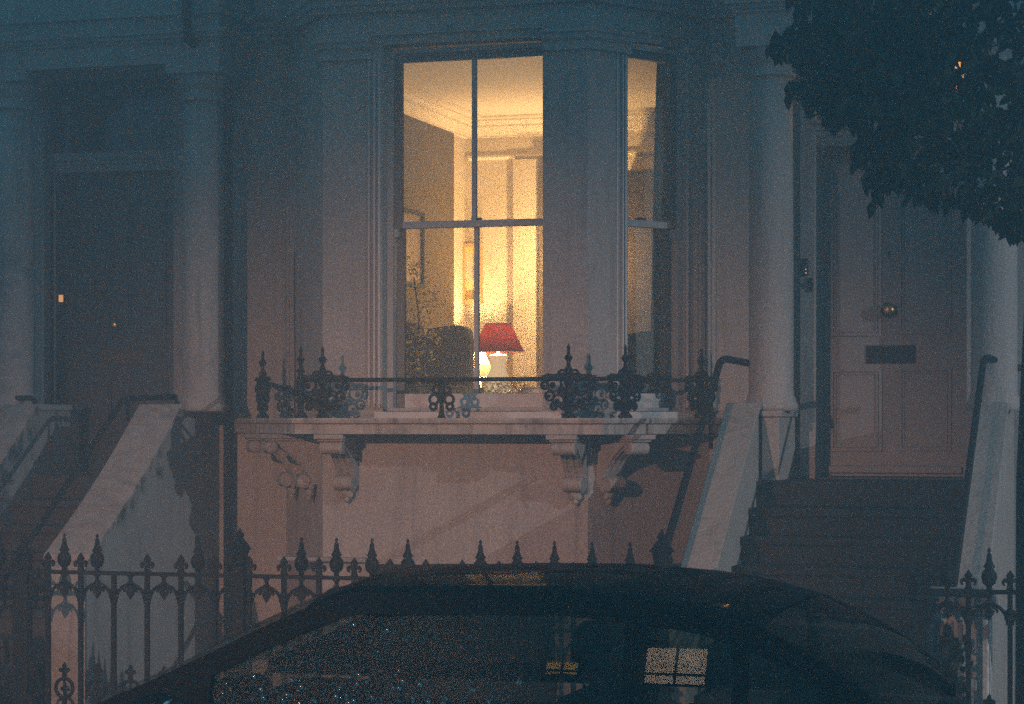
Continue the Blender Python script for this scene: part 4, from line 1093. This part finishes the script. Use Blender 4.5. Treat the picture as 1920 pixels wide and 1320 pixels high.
stray = [(1478,175),(1512,172),(1455,82),(1500,12),(1612,292),(1606,300),(1640,352),(1624,340),(1660,318),(1640,375),(1880,150),(1905,225),(1870,215),(1895,425),(1880,405),(1545,215),(1598,220),(1660,225),(1620,225),(1575,222),(1635,228),(1505,20),(1520,45),(1640,15),(1603,30)]
leaves = MB(); single_leaves = []
edge = []
for k in range(1500):
    x, y = rng.uniform(1545,1790), rng.uniform(40,222)
    if any(((x-a)/c)**2+((y+12-b)/d)**2 < 1 for a,b,c,d in holes): continue
    pts.append(W(x,y-14,-4.2+rng.gauss(0,.28)))
for p in pts: leafquad(leaves, p, rng.uniform(.07,.125), rng.uniform(.032,.05), rng)
part('crown', leaves, LEAF, tree, kind='stuff')
def edge_leaf(c, L):
    d = Vector((rng.uniform(-.5,.5), rng.uniform(-.5,.5), -1)).normalized(); n = d.cross(Vector((0,1,rng.uniform(-.4,.4)))).normalized()
    m = MB(); wd = L*.52
    b = d.cross(n)*.06*L
    m.add([c-d*.02, c+d*L*.15+n*wd*.28+b, c+d*L*.38+n*wd*.5+b*1.5, c+d*L*.7+n*wd*.3+b, c+d*L-b, c+d*L*.7-n*wd*.3+b, c+d*L*.38-n*wd*.5+b*1.5, c+d*L*.15-n*wd*.28+b, c+d*L*.4+b*.2],
          [(0,1,8),(1,2,8),(2,3,8),(3,4,8),(4,5,8),(5,6,8),(6,7,8),(7,0,8)])
    part('leaf', m, LEAF, tree)
lower = [(x,y) for x,y in poly if y > -30 and x < 1960]
edges = []
for (a,b),(c,d) in zip(poly[:23],poly[1:24]):
    L_ = math.hypot(c-a,d-b); 
    for k in range(max(1,int(L_/9))): t = (k+rng.random())/max(1,int(L_/9)); edges.append((a+(c-a)*t+rng.uniform(-6,6), b+(d-b)*t-18+rng.uniform(-8,6)))
for (x,y) in edges+stray: edge_leaf(W(x,y,-4.0+rng.uniform(-.2,.2)), rng.uniform(.07,.12))
for (x0_,y0_,x1_,y1_) in ((1560,60,1462,78),(1545,90,1448,100),(1550,110,1470,112),(1560,40,1492,8),(1560,185,1480,172),(1700,240,1612,282),(1690,300,1606,300),(1700,320,1628,338),(1700,260,1640,270),(1600,15,1530,-10),(1640,40,1590,10),
        (1840,395,1872,418),(1870,410,1900,432),(1920,180,1872,150),(1925,230,1880,235),(1760,365,1740,378),(1680,350,1640,350),(1560,200,1520,205)):
    yy = -4.0+rng.uniform(-.25,.15); n_ = 7; tp = []
    for k in range(n_+1):
        t = k/n_; tp.append(W(x0_+(x1_-x0_)*t, y0_+(y1_-y0_)*t-14*math.sin(t*2.6)-8, yy))
    part('twig', MB().tube(tp, [.006*(1-.8*k/n_) for k in range(n_+1)], 5), BARK, tree)
    for k in range(1, n_+1):
        for q_ in range(2): edge_leaf(tp[k]+Vector((rng.uniform(-.02,.02),rng.uniform(-.04,.04),0)), rng.uniform(.07,.115))

# ------------------------------------------------------------------ house across the road (behind the camera; it mirrors in the car glass)
op = thing('terraced_house', 'brick house across the road behind the viewer, two windows lit', 'house', (0,-29,0))
BRK = mat('far_brick',(.18,.11,.08),.9,var=.3,vscale=4,bump=.3)
part('wall', MB().box(-14,12,-29.6,-29,-.05,6.4), BRK, op)
WIN = emis('lit_room_opposite', (1.0,.66,.46), 9); WIN2 = emis('lit_room_opposite_dim', (1.0,.55,.12), 6.5)
OPW = []
def opwin(x, z, w_, h, m):
    f = part('window', MB().box(x-w_/2,x+w_/2,-28.99,-28.97,z-h/2,z+h/2), m, op)
    part('window_frame', MB().box(x-w_/2-.08,x-w_/2,-28.99,-28.9,z-h/2-.08,z+h/2+.08).box(x+w_/2,x+w_/2+.08,-28.99,-28.9,z-h/2-.08,z+h/2+.08).box(x-w_/2,x+w_/2,-28.99,-28.9,z+h/2,z+h/2+.08).box(x-w_/2,x+w_/2,-28.99,-28.9,z-h/2-.08,z-h/2)
      .box(x-.018,x+.018,-28.968,-28.94,z-h/2,z+h/2).box(x-w_/2,x-.02,-28.958,-28.94,z-h*.24,z-h*.24+.03).box(x+.02,x+w_/2,-28.958,-28.94,z-h*.24,z-h*.24+.03), IRON, f)
# where the camera's reflection in the near side glass lands on that wall
def mirror_hit(px, py, ytarget=-29):
    yg = YCAR-halfw(1.0)+.012
    p = W(px,py,yg); d = (p-Vector((CX,CY,CZ))).normalized()
    n = Vector((0,-1,TUM)).normalized(); r = d-2*d.dot(n)*n; t = (ytarget-p.y)/r.y; return p+r*t
h = mirror_hit(1268,1252); opwin(h.x, h.z, .85, .55, WIN)
h = mirror_hit(1055,1256); opwin(h.x, h.z, .46, .20, WIN2)

# ------------------------------------------------------------------ mist added to lift the blacks to teal
hz_ = MB().box(-16.5,16.5,-31,7,-3.3,6.6)
hm = bpy.data.materials.new('black_lift_mist'); hm.use_nodes = True; nt = hm.node_tree
nt.nodes.remove(nt.nodes['Principled BSDF']); v = nt.nodes.new('ShaderNodeVolumePrincipled')
v.inputs['Color'].default_value = (.9,.95,1,1); v.inputs['Density'].default_value = .026; v.inputs['Anisotropy'].default_value = .6
nt.links.new(v.outputs[0], [n for n in nt.nodes if n.type == 'OUTPUT_MATERIAL'][0].inputs['Volume'])
single('haze', hz_, hm, None, None, kind='stuff')
